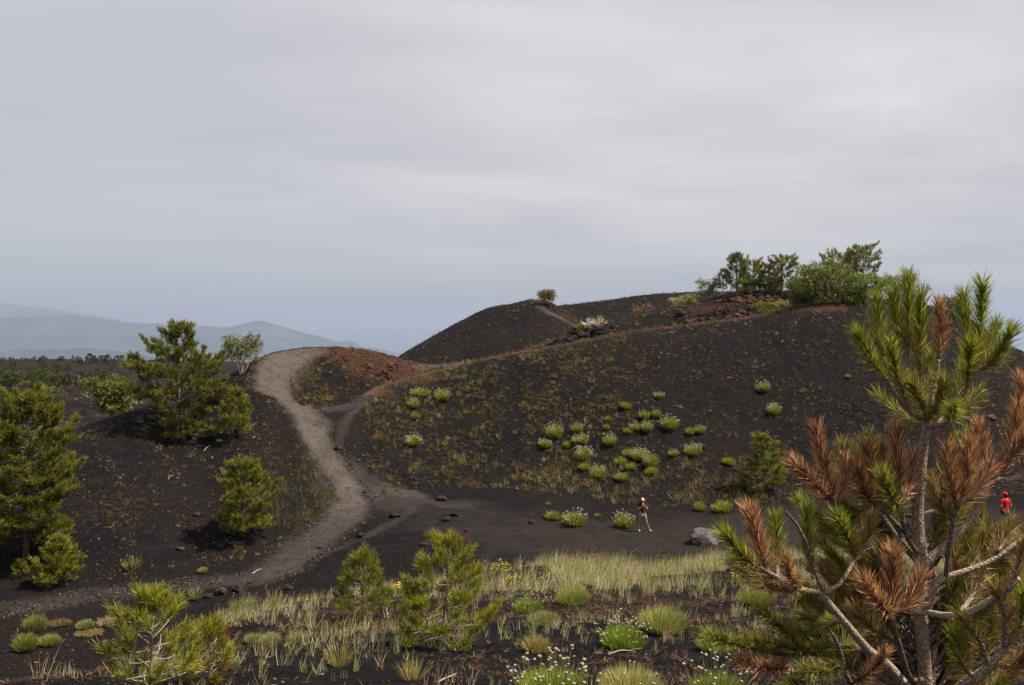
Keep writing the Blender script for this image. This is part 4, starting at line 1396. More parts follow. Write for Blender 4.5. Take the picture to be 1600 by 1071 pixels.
CONE = [(0, .75), (.12, 1.), (.35, .92), (.6, .66), (.85, .3), (1, .06)]
LAYER = [(0, .55), (.14, .62), (.2, .40), (.3, .62), (.45, 1.0), (.58, .92), (.7, .62), (.82, .5), (.92, .32), (1, .08)]
MS = (7.0, 10.0)
pine('tall spreading pine with layered branches on the left shoulder', 288, 692, 186, 21, MS, .42, [(0, .48), (.1, .50), (.2, .42), (.28, .55), (.36, .9), (.46, 1.08), (.56, 1.0), (.66, .74), (.76, .42), (.88, .36), (1, .1)], .04, 84, .36, 1.9, elev=(-.05, .6), lean=(-.06, 0), gaps=.12)
pine('small bright green pine right of the tall spreading one', 364, 684, 72, 22, MS, .40, CONE, .06, 52, .30, 1.25, (.075, .085, .014), (.175, .185, .033), lean=(.06, 0))
pine('bushy mid-sized pine on the slope left of the path', 380, 838, 114, 23, MS, .40, [(0, .8), (.1, .95), (.2, .72), (.34, .9), (.48, 1.0), (.62, .82), (.8, .52), (1, .06)], .05, 85, .30, 1.3, (.070, .080, .014), (.165, .172, .032), gaps=.08)
pine('largest dark pine cut off by the left edge of the picture', 40, 876, 262, 24, (5.8, 8.), .285, [(0, .55), (.1, .72), (.22, .92), (.36, .95), (.5, 1.0), (.66, .96), (.82, .72), (.93, .42), (1, .12)], .13, 135, .36, 1.8, (.058, .066, .012), (.142, .148, .027), elev=(-.1, .6), gaps=.18)
pine('low bushy young pine at the foot of the left slope', 88, 914, 70, 25, (5.8, 8.), .5, [(0, .8), (.15, 1.), (.4, .9), (.65, .6), (.85, .22), (1, .06)], .04, 56, .28, 1.3, (.078, .084, .012), (.18, .182, .03), lean=(.03, 0))
pine('tiny pine seedling left of the low bushy one', 31, 900, 20, 26, (5.8, 8.), .6, CONE, .05, 16, .16, 1.3, (.085, .09, .014), (.19, .19, .032))
pine('dark little pine with bare twigs on the right part of the slope', 1192, 768, 86, 27, (7., 7.98), .40, [(0, .75), (.12, 1.), (.3, .95), (.45, .8), (.6, .55), (.7, .66), (.85, .35), (1, .08)], .06, 60, .26, 1.9, (.075, .078, .016), (.19, .185, .042), gaps=.16, tcol=(.16, .13, .10))
# nearest saplings
SAP0, SAP1 = (.085, .095, .013), (.23, .235, .034)
pine('largest pine sapling with pale bare lower branches in the near grass', 692, 1010, 158, 31, (1.2, 4.), .50, [(0, .85), (.1, 1.0), (.26, .98), (.42, .86), (.54, .72), (.62, .56), (.78, .44), (.9, .26), (1, .06)], .05, 54, .115, 1.1, SAP0, SAP1, None, (-.12, .95), 'pine_sapling', 26, .5, .034, (.15, .115, .09), 1, .017, dead=.04, cat='pine sapling')
pine('compact dense pine sapling left of the largest sapling', 566, 968, 98, 32, (1.2, 4.), .42, CONE, .05, 50, .105, 1.15, (.062, .076, .012), (.16, .172, .026), None, (.1, 1.0), 'pine_sapling', 24, .4, .034, (.16, .11, .07), 1, .02, dead=.05, cat='pine sapling')
pine('loose open pine sapling at the lower left edge of the near slope', 236, 1100, 160, 33, (1., 4.2), .42, [(0, .8), (.15, 1.), (.4, .95), (.6, .85), (.74, .5), (.8, .2), (.88, .3), (1, .12)], .05, 38, .105, .85, SAP0, SAP1, None, (-.1, 1.0), 'pine_sapling', 24, .62, .036, (.20, .15, .11), 1, .017, cat='pine sapling')
pine('short sprawling pine sapling right of the loose open one', 325, 1068, 78, 34, (1., 4.2), .48, [(0, .8), (.2, 1.), (.5, .8), (.8, .5), (1, .15)], .05, 34, .09, .8, SAP0, SAP1, None, (0., 1.0), 'pine_sapling', 22, .5, .036, (.20, .13, .10), 1, .018, dead=.14, cat='pine sapling')


def broadleaf(label, px, py, hpx, wpx, seed, vr, nst=3, c0=(.045, .07, .02), c1=(.09, .13, .04), leaf=.14, n=420, tcol=(.3, .26, .22), name='birch_tree', cat='tree', group=None, low=.3, trunk_r=.018, kk=10, lobes=7, spread=.35):
    rr_ = np.random.default_rng(seed)
    p = hit(px, py, *vr)
    s = p[1] / F
    h, wd = hpx * s, wpx * s
    c0 = np.asarray(c0) * np.array([1.6, 1.35, .95])
    c1 = np.asarray(c1) * np.array([1.55, 1.3, .9])
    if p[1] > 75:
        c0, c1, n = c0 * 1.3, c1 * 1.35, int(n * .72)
    root = empty(name, p)
    mt, mc = MB(), MB()
    cent = []
    for q in range(nst):
        a = rr_.uniform(0, 6.28)
        tx = (q - (nst - 1) / 2) / max(nst - 1, 1) * wd * spread * 1.6 + rr_.normal() * wd * .05
        ty = math.sin(a) * wd * .2
        e = np.array([tx, ty, h * rr_.uniform(.72, .93)])
        pts = spline([[tx * .12, ty * .1, -.05], e * np.array([.35, .4, .33]) + rr_.normal(size=3) * h * .03, e * np.array([.8, .8, .7]) + rr_.normal(size=3) * h * .03, e], 9)
        tube(mt, pts, np.linspace(h * trunk_r, h * trunk_r * .25, 9), 6, tcol)
        for lb in range(lobes):
            t = rr_.uniform(low, 1.0)
            b0 = np.array([np.interp(t, np.linspace(0, 1, 9), pts[:, i]) for i in range(3)])
            d = norm(np.array([rr_.normal(), rr_.normal(), rr_.uniform(.1, .9)]))
            e2 = b0 + d * h * rr_.uniform(.14, .28) * np.array([wd / h * 1.1, wd / h * 1.1, .8])
            tube(mt, spline([b0, (b0 + e2) / 2 + rr_.normal(size=3) * h * .015, e2], 5), np.linspace(h * trunk_r * .3, .006, 5), 4, tcol, cap=False)
            cent.append(e2)
        cent.append(e)
    cent = np.array(cent)
    per = max(3, n // len(cent))
    P = np.repeat(cent, per, 0) + rr_.normal(size=(len(cent) * per, 3)) * np.array([wd * .085, wd * .085, h * .075])
    nn = len(P)
    B = np.repeat(P, kk, 0) + rr_.normal(size=(nn * kk, 3)) * leaf * .6
    D = norm(rr_.normal(size=(nn * kk, 3)) + np.array([0, 0, .3]))
    v = np.repeat(rr_.uniform(.6, 1.35, (nn, 1)), kk, 0)
    blades(mc, B, D, leaf * rr_.uniform(.6, 1.1, nn * kk), leaf * .5, np.zeros(3), np.asarray(c0) * v, np.asarray(c1) * v, rr_)
    mt.build('trunk', M_BARKFAR, root, True)
    mc.build('crown', M_LEAF, root)
    tag(root, label, cat, group)
    return root


broadleaf('pale-trunked birch clump behind the left shoulder', 377, 585, 66, 62, 41, (7., 10.1), 4, (.065, .082, .04), (.13, .155, .08), .13, 420, (.52, .46, .40), low=.45, spread=.34)
broadleaf('rounded green shrub tree behind the left slope edge', 176, 668, 56, 66, 42, (10.2, 11.3), 4, (.05, .07, .018), (.115, .145, .04), .18, 620, (.12, .09, .07), name='shrub_tree', low=.1)
broadleaf('small brownish shrub between the spreading pine and the small bright one', 345, 628, 28, 36, 43, MS, 3, (.06, .05, .02), (.11, .10, .04), .12, 160, (.12, .09, .07), name='shrub', cat='shrub', low=.1)
broadleaf('lone feathery tree on the top of the far cone', 854, 477, 25, 28, 44, (11., 12.05), 3, (.06, .058, .03), (.12, .11, .06), .22, 240, (.16, .12, .10), low=.3, name='small_tree')
# crest trees
CR = (9., 10.02)
broadleaf('small rounded birch at the left end of the crest trees', 1106, 466, 30, 34, 45, CR, 3, (.06, .08, .035), (.12, .15, .065), .14, 300, (.45, .4, .34), low=.3)
broadleaf('low pale green bush left of the crest trees', 1078, 473, 16, 34, 46, CR, 3, (.08, .09, .045), (.15, .165, .085), .13, 220, (.3, .26, .2), name='shrub', cat='shrub', low=.05)
broadleaf('low bush with silvery dead twigs at the foot of the crest row', 1057, 480, 15, 28, 47, CR, 4, (.14, .13, .09), (.24, .22, .16), .12, 90, (.45, .4, .34), name='shrub', cat='shrub', low=.05, lobes=5)
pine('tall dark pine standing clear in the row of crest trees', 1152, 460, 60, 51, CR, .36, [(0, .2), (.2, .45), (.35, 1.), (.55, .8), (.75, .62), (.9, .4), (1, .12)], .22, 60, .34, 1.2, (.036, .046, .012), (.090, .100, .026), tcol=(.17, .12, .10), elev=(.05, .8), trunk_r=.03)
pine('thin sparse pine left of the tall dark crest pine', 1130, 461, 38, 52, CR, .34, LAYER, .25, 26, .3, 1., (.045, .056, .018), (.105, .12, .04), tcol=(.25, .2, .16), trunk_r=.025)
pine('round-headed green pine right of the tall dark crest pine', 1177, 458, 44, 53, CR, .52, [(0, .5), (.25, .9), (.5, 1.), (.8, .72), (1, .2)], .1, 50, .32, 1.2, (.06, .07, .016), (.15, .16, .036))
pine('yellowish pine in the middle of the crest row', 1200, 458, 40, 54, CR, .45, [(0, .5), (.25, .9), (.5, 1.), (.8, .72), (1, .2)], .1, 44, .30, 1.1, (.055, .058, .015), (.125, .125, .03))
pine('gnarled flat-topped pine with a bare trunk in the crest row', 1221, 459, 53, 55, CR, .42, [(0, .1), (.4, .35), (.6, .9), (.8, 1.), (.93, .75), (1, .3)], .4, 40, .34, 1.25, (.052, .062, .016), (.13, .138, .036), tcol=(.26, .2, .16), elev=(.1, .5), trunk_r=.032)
broadleaf('low bush between the trunks of the tall dark and round-headed crest pines', 1166, 461, 24, 44, 156, CR, 4, (.05, .065, .02), (.11, .13, .04), .16, 420, (.2, .16, .13), name='shrub', cat='shrub', low=.05)
broadleaf('low bush under the yellowish pine of the crest row', 1203, 461, 26, 46, 157, CR, 4, (.055, .065, .02), (.12, .13, .04), .16, 420, (.2, .16, .13), name='shrub', cat='shrub', low=.05)
broadleaf('low green bush at the feet of the gnarled crest pine', 1246, 462, 28, 50, 56, CR, 4, (.04, .06, .02), (.085, .115, .04), .16, 420, (.2, .16, .13), name='shrub', cat='shrub', low=.05)
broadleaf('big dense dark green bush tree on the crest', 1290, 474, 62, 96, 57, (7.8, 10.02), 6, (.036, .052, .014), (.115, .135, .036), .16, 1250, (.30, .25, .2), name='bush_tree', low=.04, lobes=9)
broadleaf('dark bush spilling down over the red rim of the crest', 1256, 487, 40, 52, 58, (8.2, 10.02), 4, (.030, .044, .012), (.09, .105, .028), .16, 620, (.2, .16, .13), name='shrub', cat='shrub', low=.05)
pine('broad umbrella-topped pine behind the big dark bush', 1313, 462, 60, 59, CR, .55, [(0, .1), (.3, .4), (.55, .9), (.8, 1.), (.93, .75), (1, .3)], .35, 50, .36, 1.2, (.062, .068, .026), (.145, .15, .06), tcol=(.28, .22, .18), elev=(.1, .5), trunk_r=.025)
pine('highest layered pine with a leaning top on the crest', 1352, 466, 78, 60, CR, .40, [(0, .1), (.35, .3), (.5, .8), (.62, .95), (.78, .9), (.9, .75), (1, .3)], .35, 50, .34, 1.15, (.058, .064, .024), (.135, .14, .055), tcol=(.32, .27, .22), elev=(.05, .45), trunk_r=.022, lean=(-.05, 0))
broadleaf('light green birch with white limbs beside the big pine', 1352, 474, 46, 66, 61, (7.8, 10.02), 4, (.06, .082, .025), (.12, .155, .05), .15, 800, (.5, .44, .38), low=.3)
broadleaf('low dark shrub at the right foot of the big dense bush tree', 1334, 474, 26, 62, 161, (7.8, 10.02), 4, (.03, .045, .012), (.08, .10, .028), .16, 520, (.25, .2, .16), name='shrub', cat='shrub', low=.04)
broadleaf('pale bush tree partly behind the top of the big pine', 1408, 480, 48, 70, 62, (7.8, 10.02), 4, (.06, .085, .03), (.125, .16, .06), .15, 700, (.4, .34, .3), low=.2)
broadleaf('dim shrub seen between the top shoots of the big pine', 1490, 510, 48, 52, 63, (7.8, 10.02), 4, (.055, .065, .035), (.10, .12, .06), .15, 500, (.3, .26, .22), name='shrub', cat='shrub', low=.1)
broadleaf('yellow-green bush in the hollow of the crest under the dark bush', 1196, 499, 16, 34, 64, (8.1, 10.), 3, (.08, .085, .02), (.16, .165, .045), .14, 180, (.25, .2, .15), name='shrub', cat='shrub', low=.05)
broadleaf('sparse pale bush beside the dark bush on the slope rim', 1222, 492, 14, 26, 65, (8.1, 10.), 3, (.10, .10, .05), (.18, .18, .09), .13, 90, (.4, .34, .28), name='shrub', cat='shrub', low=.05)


def dead_bush(label, px, py, hpx, wpx, seed, vr, col, leaf_n=0, lc=(.2, .17, .09)):
    rr_ = np.random.default_rng(seed)
    p = hit(px, py, *vr)
    s = p[1] / F
    h, wd = hpx * s, wpx * s
    root = empty('dead_bush', p)
    m = MB()
    tips = []
    for q in range(16):
        d = norm(np.array([rr_.normal() * wd / h, rr_.normal() * wd / h * .6, rr_.uniform(.6, 1.3)]))
        e = d * h * rr_.uniform(.6, 1.05)
        pts = spline([np.zeros(3) - [0, 0, .05], e * .5 + rr_.normal(size=3) * h * .07, e], 6)
        tube(m, pts, np.linspace(.045, .012, 6), 4, np.asarray(col) * rr_.uniform(.8, 1.2))
        for z in range(4):
            b0 = pts[rr_.integers(2, 6)]
            e2 = b0 + norm(rr_.normal(size=3) + np.array([0, 0, .8])) * h * .25
            tube(m, [b0, e2], [.018, .008], 3, col, cap=False)
            tips.append(e2)
    m.build('branch', M_BARKFAR, root)
    if leaf_n:
        mc = MB()
        P = np.repeat(np.array(tips), leaf_n, 0) + rr_.normal(size=(len(tips) * leaf_n, 3)) * h * .09
        blades(mc, P, rr_.normal(size=P.shape), .16, .07, np.zeros(3), lc, np.asarray(lc) * 1.3, rr_)
        mc.build('foliage', M_LEAF, root)
    tag(root, label, 'bush')
    return root


dead_bush('bleached dead bush on the black ledge', 934, 512, 20, 22, 71, (9., 10.), (.5, .42, .3), 2, (.30, .25, .13))
dead_bush('leaning bleached dead stem left of the dead bush', 918, 513, 16, 12, 72, (9., 10.), (.55, .5, .44))
broadleaf('low yellow-green bush beside the bleached dead bush', 912, 517, 10, 26, 73, (9., 10.), 3, (.09, .09, .02), (.17, .16, .045), .13, 150, (.2, .16, .1), name='shrub', cat='shrub', low=.05)
dead_bush('dry brown bush alone on the ridge left of the crest trees', 1002, 492, 20, 20, 74, (9., 10.), (.20, .12, .08), 5, (.16, .10, .055))

# far trees scattered over the lava plain: four kinds, copied
far_protos = []
for q in range(5):
    rr_ = np.random.default_rng(80 + q)
    m = MB()
    tube(m, [[0, 0, -.05], [.02, 0, .5], [0, 0, .9]], [.035, .025, .008], 5, (.1, .08, .06))
    nb = 90
    t = rr_.random(nb) ** .8
    if q < 3:
        R = np.interp(t, [0, .2, .6, 1], [.34, .42, .30, .05])
    else:
        R = np.interp(t, [0, .3, .7, 1], [.5, .62, .5, .15])
    a = rr_.uniform(0, 6.28, nb)
    rad = R * np.sqrt(rr_.uniform(.3, 1, nb))
    P = np.stack([rad * np.cos(a), rad * np.sin(a), .08 + t * .86], 1)
    A = np.stack([np.cos(a) * .6, np.sin(a) * .6, np.full(nb, .6)], 1)
    cc = [((.038, .048, .014), (.095, .105, .030)), ((.026, .036, .012), (.065, .076, .026)), ((.05, .06, .014), (.12, .13, .03)), ((.065, .072, .016), (.15, .155, .035)), ((.044, .054, .015), (.11, .122, .034))][q]
    tufts(m, P, A, .17, 12, rr_, cc[0], cc[1], .2)
    far_protos.append(m.mesh('far_tree', M_NEEDLE))
rr_ = np.random.default_rng(88)
FT = []
for q in range(46):
    FT.append((rr_.uniform(-10, 215), rr_.uniform(564, 569), rr_.uniform(5, 10), int(rr_.choice([0, 1, 1, 4])), 'tiny dark tree standing on the skyline of the lava plain', 'trees on the skyline of the lava plain'))
FT += [(140, 568, 15, 1, 'darkest upright tree rising above the skyline of the lava plain', None), (168, 570, 15, 1, 'lone pointed dark tree on the skyline left of the spreading pine', None)]
for q in range(58):
    yy = rr_.uniform(573, 606)
    FT.append((rr_.uniform(-5, 205) if rr_.random() < .6 else rr_.uniform(-5, 90), yy, rr_.uniform(8, 17) * (.7 + (yy - 570) / 70), int(rr_.integers(0, 5)), 'small green tree scattered across the far lava plain', 'trees scattered over the lava plain'))
FT += [(87, 604, 22, 3, 'yellow-green rounded tree in the middle of the lava plain', None), (105, 606, 20, 1, 'dark rounded tree right of the yellow-green one on the plain', None),
       (90, 628, 20, 3, 'nearest round bush tree on the lava plain above the big left pine', None), (15, 606, 24, 4, 'green tree at the left edge of the plain above the left pine', None),
       (64, 596, 18, 4, 'bushy green tree left of the yellow-green one on the plain', None)]
for px, py, hh, kd, lb, g in FT:
    p = hit(px, py, 10.9, 15.05)
    s = hh * p[1] / F
    o = bpy.data.objects.new('far_tree', far_protos[kd])
    C.objects.link(o)
    o.location = p
    o.scale = (s * random.uniform(.85, 1.2), s * random.uniform(.85, 1.2), s)
    o.rotation_euler = (0, 0, random.uniform(0, 6.28))
    tag(o, lb, 'tree', g)

# fallen twigs and sticks
for i, (x0, y0, x1, y1, r, lb, vr) in enumerate([
        (318, 706, 329, 697, .02, 'bleached stick on the slope right of the spreading pine', (7., 10.)),
        (395, 686, 400, 682, .02, 'short pale stick right of the small bright pine', (7., 10.)),
        (263, 750, 272, 743, .02, 'pale stick lying on the left slope', (7., 10.)),
        (394, 898, 408, 890, .03, 'grey dead branch beside the path near the red rubble', (6., 8.)),
        (950, 1024, 995, 1020, .006, 'bare stick under the lime flowering tussock', (1.5, 4.)),
        (684, 1068, 712, 1058, .008, 'grey forked stick in front of the largest sapling', (1.2, 4.)),
        (1056, 634, 1068, 638, .02, 'pale stick high on the dark slope right of centre', (7., 8.)),
        (957, 806, 967, 808, .05, 'woody brown stump end left of the walking woman', (6., 7.2)),
        (1312, 479, 1320, 477, .03, 'white bleached branch lying on the crest beside the red rim', (7.5, 8.))]):
    a, b = hit(x0, y0, *vr), hit(x1, y1, *vr)
    m = MB()
    rr_ = np.random.default_rng(700 + i)
    L = np.linalg.norm(b - a)
    pts = spline([np.zeros(3), (b - a) * .4 + rr_.normal(size=3) * L * .06 + [0, 0, L * .05], (b - a) * .75 + [0, 0, L * .03], b - a], 8)
    tube(m, pts, np.linspace(r, r * .4, 8), 5, (.30, .25, .20) if i != 7 else (.2, .11, .07))
    tube(m, [pts[4], pts[4] + norm(b - a + rr_.normal(size=3) * L * .4) * L * .3], [r * .6, r * .3], 4, (.3, .25, .2))
    o = m.build('fallen_branch', M_BARKFAR)
    o.location = a + np.array([0, 0, r])
    tag(o, lb, 'branch', 'fallen sticks')


# ------------------------------------------------------------------ the big young pine in front
def big_pine():
    rr_ = np.random.default_rng(4242)
    base = np.array([(1447 - 800) * 4.05 / F, 4.05, 0.])
    base[2] = gz(base[0], base[1])
    root = empty('young_pine', base)
    tag(root, 'big young pine with green top shoots and rust-brown dead needles close to the camera', 'pine tree')
    Y0 = 4.05

    def W(px, py, dy=0.):
        return pw(px, py, Y0 + dy) - base
    px_m = Y0 / F
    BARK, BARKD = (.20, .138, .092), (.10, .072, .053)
    # trunk down to the ground
    mt = MB()
    zb = HZ - (base[2] - .05) * F / Y0
    tr = spline([W(1449, zb), W(1446, 1075), W(1440, 980), W(1438, 890), W(1434, 800), W(1441, 715), W(1450, 655)], 40)
    tube(mt, tr, np.interp(np.linspace(0, 1, 40), [0, .35, .6, .8, 1], np.array([11.5, 9.8, 9.4, 8., 6.6]) * px_m), 12, BARK)
    trunk = mt.build('trunk', M_BARK, root, True)
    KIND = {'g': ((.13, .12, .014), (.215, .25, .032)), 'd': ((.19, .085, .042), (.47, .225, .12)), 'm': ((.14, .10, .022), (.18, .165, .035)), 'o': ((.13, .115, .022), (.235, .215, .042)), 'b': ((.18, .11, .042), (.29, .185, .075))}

    def needles(pts, kind, f0, n, ln, parent):
        m = MB()
        n = int(n * 2.2)
        f0 = f0 * .4
        P = spline(pts, 24)
        t = f0 + (1 - f0) * rr_.random(n) ** .85
        pos = np.stack([np.interp(t, np.linspace(0, 1, 24), P[:, i]) for i in range(3)], 1)
        G = np.gradient(P, axis=0)
        tg = norm(np.stack([np.interp(t, np.linspace(0, 1, 24), G[:, i]) for i in range(3)], 1))
        R = norm(np.cross(tg, rr_.normal(size=(n, 3))))
        q = (t - f0) / (1 - f0)
        ang = (np.interp(q, [0, .6, 1], [.72, .50, .50]) + rr_.normal(size=n) * .16)[:, None]
        D = norm(tg * np.cos(ang) + R * np.sin(ang) + np.array([0, 0, .12]))
        L = ln * 1.03 * rr_.uniform(.62, 1.1, n) * np.interp(q, [0, .25, 1], [.8, 1., .92])
        k0, k1 = KIND[kind]
        vv_ = np.exp(rr_.normal(size=(n, 1)) * .5) * (1 + rr_.normal(size=(n, 3)) * .06)
        k0 = np.asarray(k0) * vv_
        k1 = np.asarray(k1) * vv_
        if kind == 'g':
            old = (q < .42)[:, None] * (rr_.random((n, 1)) < .5)
            k0 = np.where(old, np.array([.16, .10, .03]), k0)
            k1 = np.where(old, np.array([.30, .20, .06]), k1)
        if kind == 'd':
            pick = rr_.random((n, 1))
            k0 = np.where(pick < .22, k0 * np.array([1.2, 1.45, 1.5]), np.where(pick > .84, k0 * .5, k0))
            k1 = np.where(pick < .22, k1 * np.array([1.15, 1.4, 1.5]), np.where(pick > .84, k1 * .45, k1))
        else:
            brown = (rr_.random((n, 1)) < .10)
            k1 = np.where(brown, np.array([.26, .15, .05]), k1)
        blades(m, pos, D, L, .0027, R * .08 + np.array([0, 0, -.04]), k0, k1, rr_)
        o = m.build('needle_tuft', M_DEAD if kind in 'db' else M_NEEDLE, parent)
        if kind in 'db':
            tag(o, 'dead rust-brown needles')
        return o

    def branch(pts, r0, r1, shoots, col=BARK, label=None):
        """pts: (col,row,dy) of the woody branch; shoots: (kind, start fraction of needles, count, pts...)"""
        m = MB()
        P = spline([W(*p) for p in pts], 8 * len(pts))
        tube(m, P, np.linspace(r0 * .8, r1 * .8, len(P)) * px_m, 8, col)
        for s in shoots:
            Q = spline([W(*p) for p in s[3]], 14)
            tube(m, Q, np.linspace(r1 * .75, 1.3, 14) * px_m, 6, np.asarray(col) * (.8 if s[0] in 'db' else .9))
            m.add(ico(1)[0] * 2.4 * px_m + Q[-1], ico(1)[1], (.42, .3, .17))
        o = m.build('branch', M_BARK, root, True)
        for s in shoots:
            needles([W(*p) for p in s[3]], s[0], s[1], s[2], s[4] if len(s) > 4 else .092, o)
        return o
    # crown of green shoots
    branch([(1450, 660, 0), (1416, 640, -.05), (1387, 594, -.1)], 5, 3.2,
           [('g', .15, 260, [(1387, 594, -.1), (1362, 565, -.14), (1342, 524, -.18)]),
            ('g', .15, 260, [(1387, 594, -.1), (1374, 530, -.06), (1370, 466, -.05)]),
            ('g', .3, 200, [(1419, 640, -.1), (1404, 590, -.2), (1391, 538, -.26)])])
    branch([(1450, 660, 0), (1432, 610, .08), (1420, 556, .1)], 4.6, 3.2,
           [('g', .2, 240, [(1420, 556, .1), (1404, 510, .1), (1395, 464, .12)]),
            ('g', .15, 280, [(1420, 556, .1), (1421, 495, .1), (1419, 434, .12)])])
    branch([(1450, 660, 0), (1442, 625, -.05), (1438, 598, -.08)], 5, 3.2,
           [('g', .1, 300, [(1438, 598, -.08), (1438, 530, -.1), (1440, 466, -.12)]),
            ('g', .1, 220, [(1442, 625, -.05), (1452, 590, .1), (1457, 560, .14)]),
            ('o', .0, 200, [(1450, 660, 0), (1440, 630, -.15), (1425, 600, -.22)]),
            ('o', .0, 200, [(1450, 660, 0), (1468, 630, -.1), (1476, 600, -.16)])])
    branch([(1450, 655, 0), (1462, 600, .05), (1466, 562, .06)], 5.5, 4,
           [('d', .05, 240, [(1466, 562, .06), (1470, 520, .06), (1468, 478, .05)], .085)])
    branch([(1452, 662, 0), (1500, 622, -.05), (1523, 585, -.1)], 5, 3.2,
           [('g', .15, 260, [(1523, 585, -.1), (1512, 520, -.04), (1506, 466, 0)]),
            ('g', .15, 280, [(1523, 585, -.1), (1532, 510, -.14), (1535, 446, -.18)]),
            ('g', .15, 240, [(1523, 585, -.1), (1542, 550, .02), (1555, 512, .08)]),
            ('g', .15, 240, [(1523, 585, -.1), (1556, 560, -.16), (1579, 520, -.22)]),
            ('g', .15, 200, [(1510, 605, -.1), (1514, 575, -.2), (1516, 540, -.28)])])
    branch([(1452, 668, 0), (1470, 664, -.2), (1482, 658, -.3)], 5, 4,
           [('g', .2, 180, [(1482, 658, -.3), (1487, 648, -.38), (1489, 638, -.46)], .085)])
    branch([(1450, 664, 0), (1470, 655, .18), (1492, 630, .28)], 5, 4,
           [('g', .1, 220, [(1492, 630, .28), (1502, 600, .34), (1506, 568, .4)]),
            ('o', .1, 200, [(1470, 655, .18), (1500, 645, .25), (1530, 615, .3)]),
            ('o', .1, 200, [(1450, 664, .05), (1415, 655, .2), (1375, 620, .3)]),
            ('o', .1, 180, [(1450, 664, .05), (1440, 630, .3), (1432, 590, .4)])])
    # left dead tops
    branch([(1398, 905, .05), (1363, 862, -.02), (1335, 826, -.08), (1305, 790, -.12)], 7, 5,
           [('d', .0, 330, [(1305, 790, -.12), (1290, 735, -.14), (1276, 674, -.15)]),
            ('d', .0, 280, [(1305, 790, -.12), (1275, 758, -.2), (1243, 728, -.24)]),
            ('d', .05, 240, [(1308, 788, -.12), (1318, 760, -.06), (1322, 728, -.04)]),
            ('o', .2, 220, [(1363, 862, -.02), (1320, 850, .1), (1278, 820, .2)]),
            ('g', .1, 240, [(1320, 830, .1), (1285, 815, .2), (1252, 786, .26)])], BARKD)
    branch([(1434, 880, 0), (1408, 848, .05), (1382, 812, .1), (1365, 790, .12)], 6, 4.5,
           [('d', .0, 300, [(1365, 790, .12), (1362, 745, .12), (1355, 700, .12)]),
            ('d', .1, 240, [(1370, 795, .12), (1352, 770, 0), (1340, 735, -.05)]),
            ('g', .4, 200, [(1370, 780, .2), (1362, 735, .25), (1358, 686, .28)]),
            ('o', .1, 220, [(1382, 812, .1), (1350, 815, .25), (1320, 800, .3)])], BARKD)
    branch([(1436, 868, 0), (1418, 840, -.06), (1406, 790, -.1), (1403, 752, -.1)], 5.5, 4.5,
           [('d', .0, 320, [(1404, 770, -.1), (1402, 720, -.1), (1400, 676, -.1)]),
            ('d', .05, 220, [(1406, 790, -.1), (1422, 755, .02), (1430, 715, .06)]),
            ('o', .1, 220, [(1410, 800, -.1), (1392, 775, -.25), (1380, 745, -.3)])], BARKD)
    # long pale lower left branch
    branch([(1430, 1092, -.05), (1390, 1043, -.15), (1355, 1014, -.22), (1316, 968, -.3), (1284, 929, -.34)], 11, 6,
           [('o', .2, 220, [(1316, 968, -.3), (1290, 975, -.2), (1255, 965, -.15)]),
            ('o', .2, 220, [(1355, 1014, -.22), (1310, 1020, -.1), (1265, 1010, 0)])], (.25, .19, .14))
    branch([(1284, 929, -.34), (1245, 918, -.38), (1198, 894, -.42)], 5, 4.5,
           [('d', .1, 300, [(1198, 894, -.42), (1186, 850, -.44), (1173, 803, -.46)]),
            ('g', .3, 260, [(1198, 894, -.42), (1165, 872, -.5), (1135, 838, -.55)]),
            ('g', .25, 220, [(1215, 900, -.38), (1212, 858, -.3), (1212, 812, -.26)]),
            ('d', .2, 180, [(1250, 918, -.38), (1238, 905, -.46), (1228, 880, -.5)], .08),
            ('b', .1, 160, [(1262, 922, -.36), (1225, 922, -.45), (1190, 915, -.5)], .08),
            ('m', .1, 200, [(1215, 900, -.4), (1180, 900, -.3), (1150, 880, -.25)])])
    branch([(1290, 935, -.34), (1272, 890, -.33), (1262, 855, -.32), (1246, 822, -.33), (1228, 800, -.34)], 4, 2.6, [], BARKD)
    branch([(1284, 929, -.34), (1312, 912, -.3), (1333, 880, -.24), (1350, 862, -.2)], 4.5, 3,
           [('g', .1, 220, [(1340, 872, -.22), (1325, 840, -.3), (1310, 812, -.34)]),
            ('g', .1, 260, [(1270, 905, -.1), (1262, 850, 0), (1262, 800, .05)]),
            ('b', .1, 180, [(1335, 880, -.24), (1350, 845, -.2), (1362, 812, -.18)])])
    # front brown cluster
    branch([(1440, 1062, -.2), (1422, 1059, -.3), (1404, 1005, -.42), (1394, 964, -.48), (1394, 930, -.5)], 5, 4.5,
           [('d', .0, 340, [(1394, 950, -.5), (1395, 905, -.5), (1396, 868, -.52)]),
            ('d', .0, 280, [(1394, 962, -.48), (1375, 945, -.55), (1352, 912, -.6)]),
            ('d', .1, 260, [(1396, 958, -.48), (1420, 940, -.46), (1438, 905, -.44)]),
            ('b', .1, 160, [(1404, 1005, -.42), (1370, 990, -.45), (1340, 960, -.48)])], BARKD)
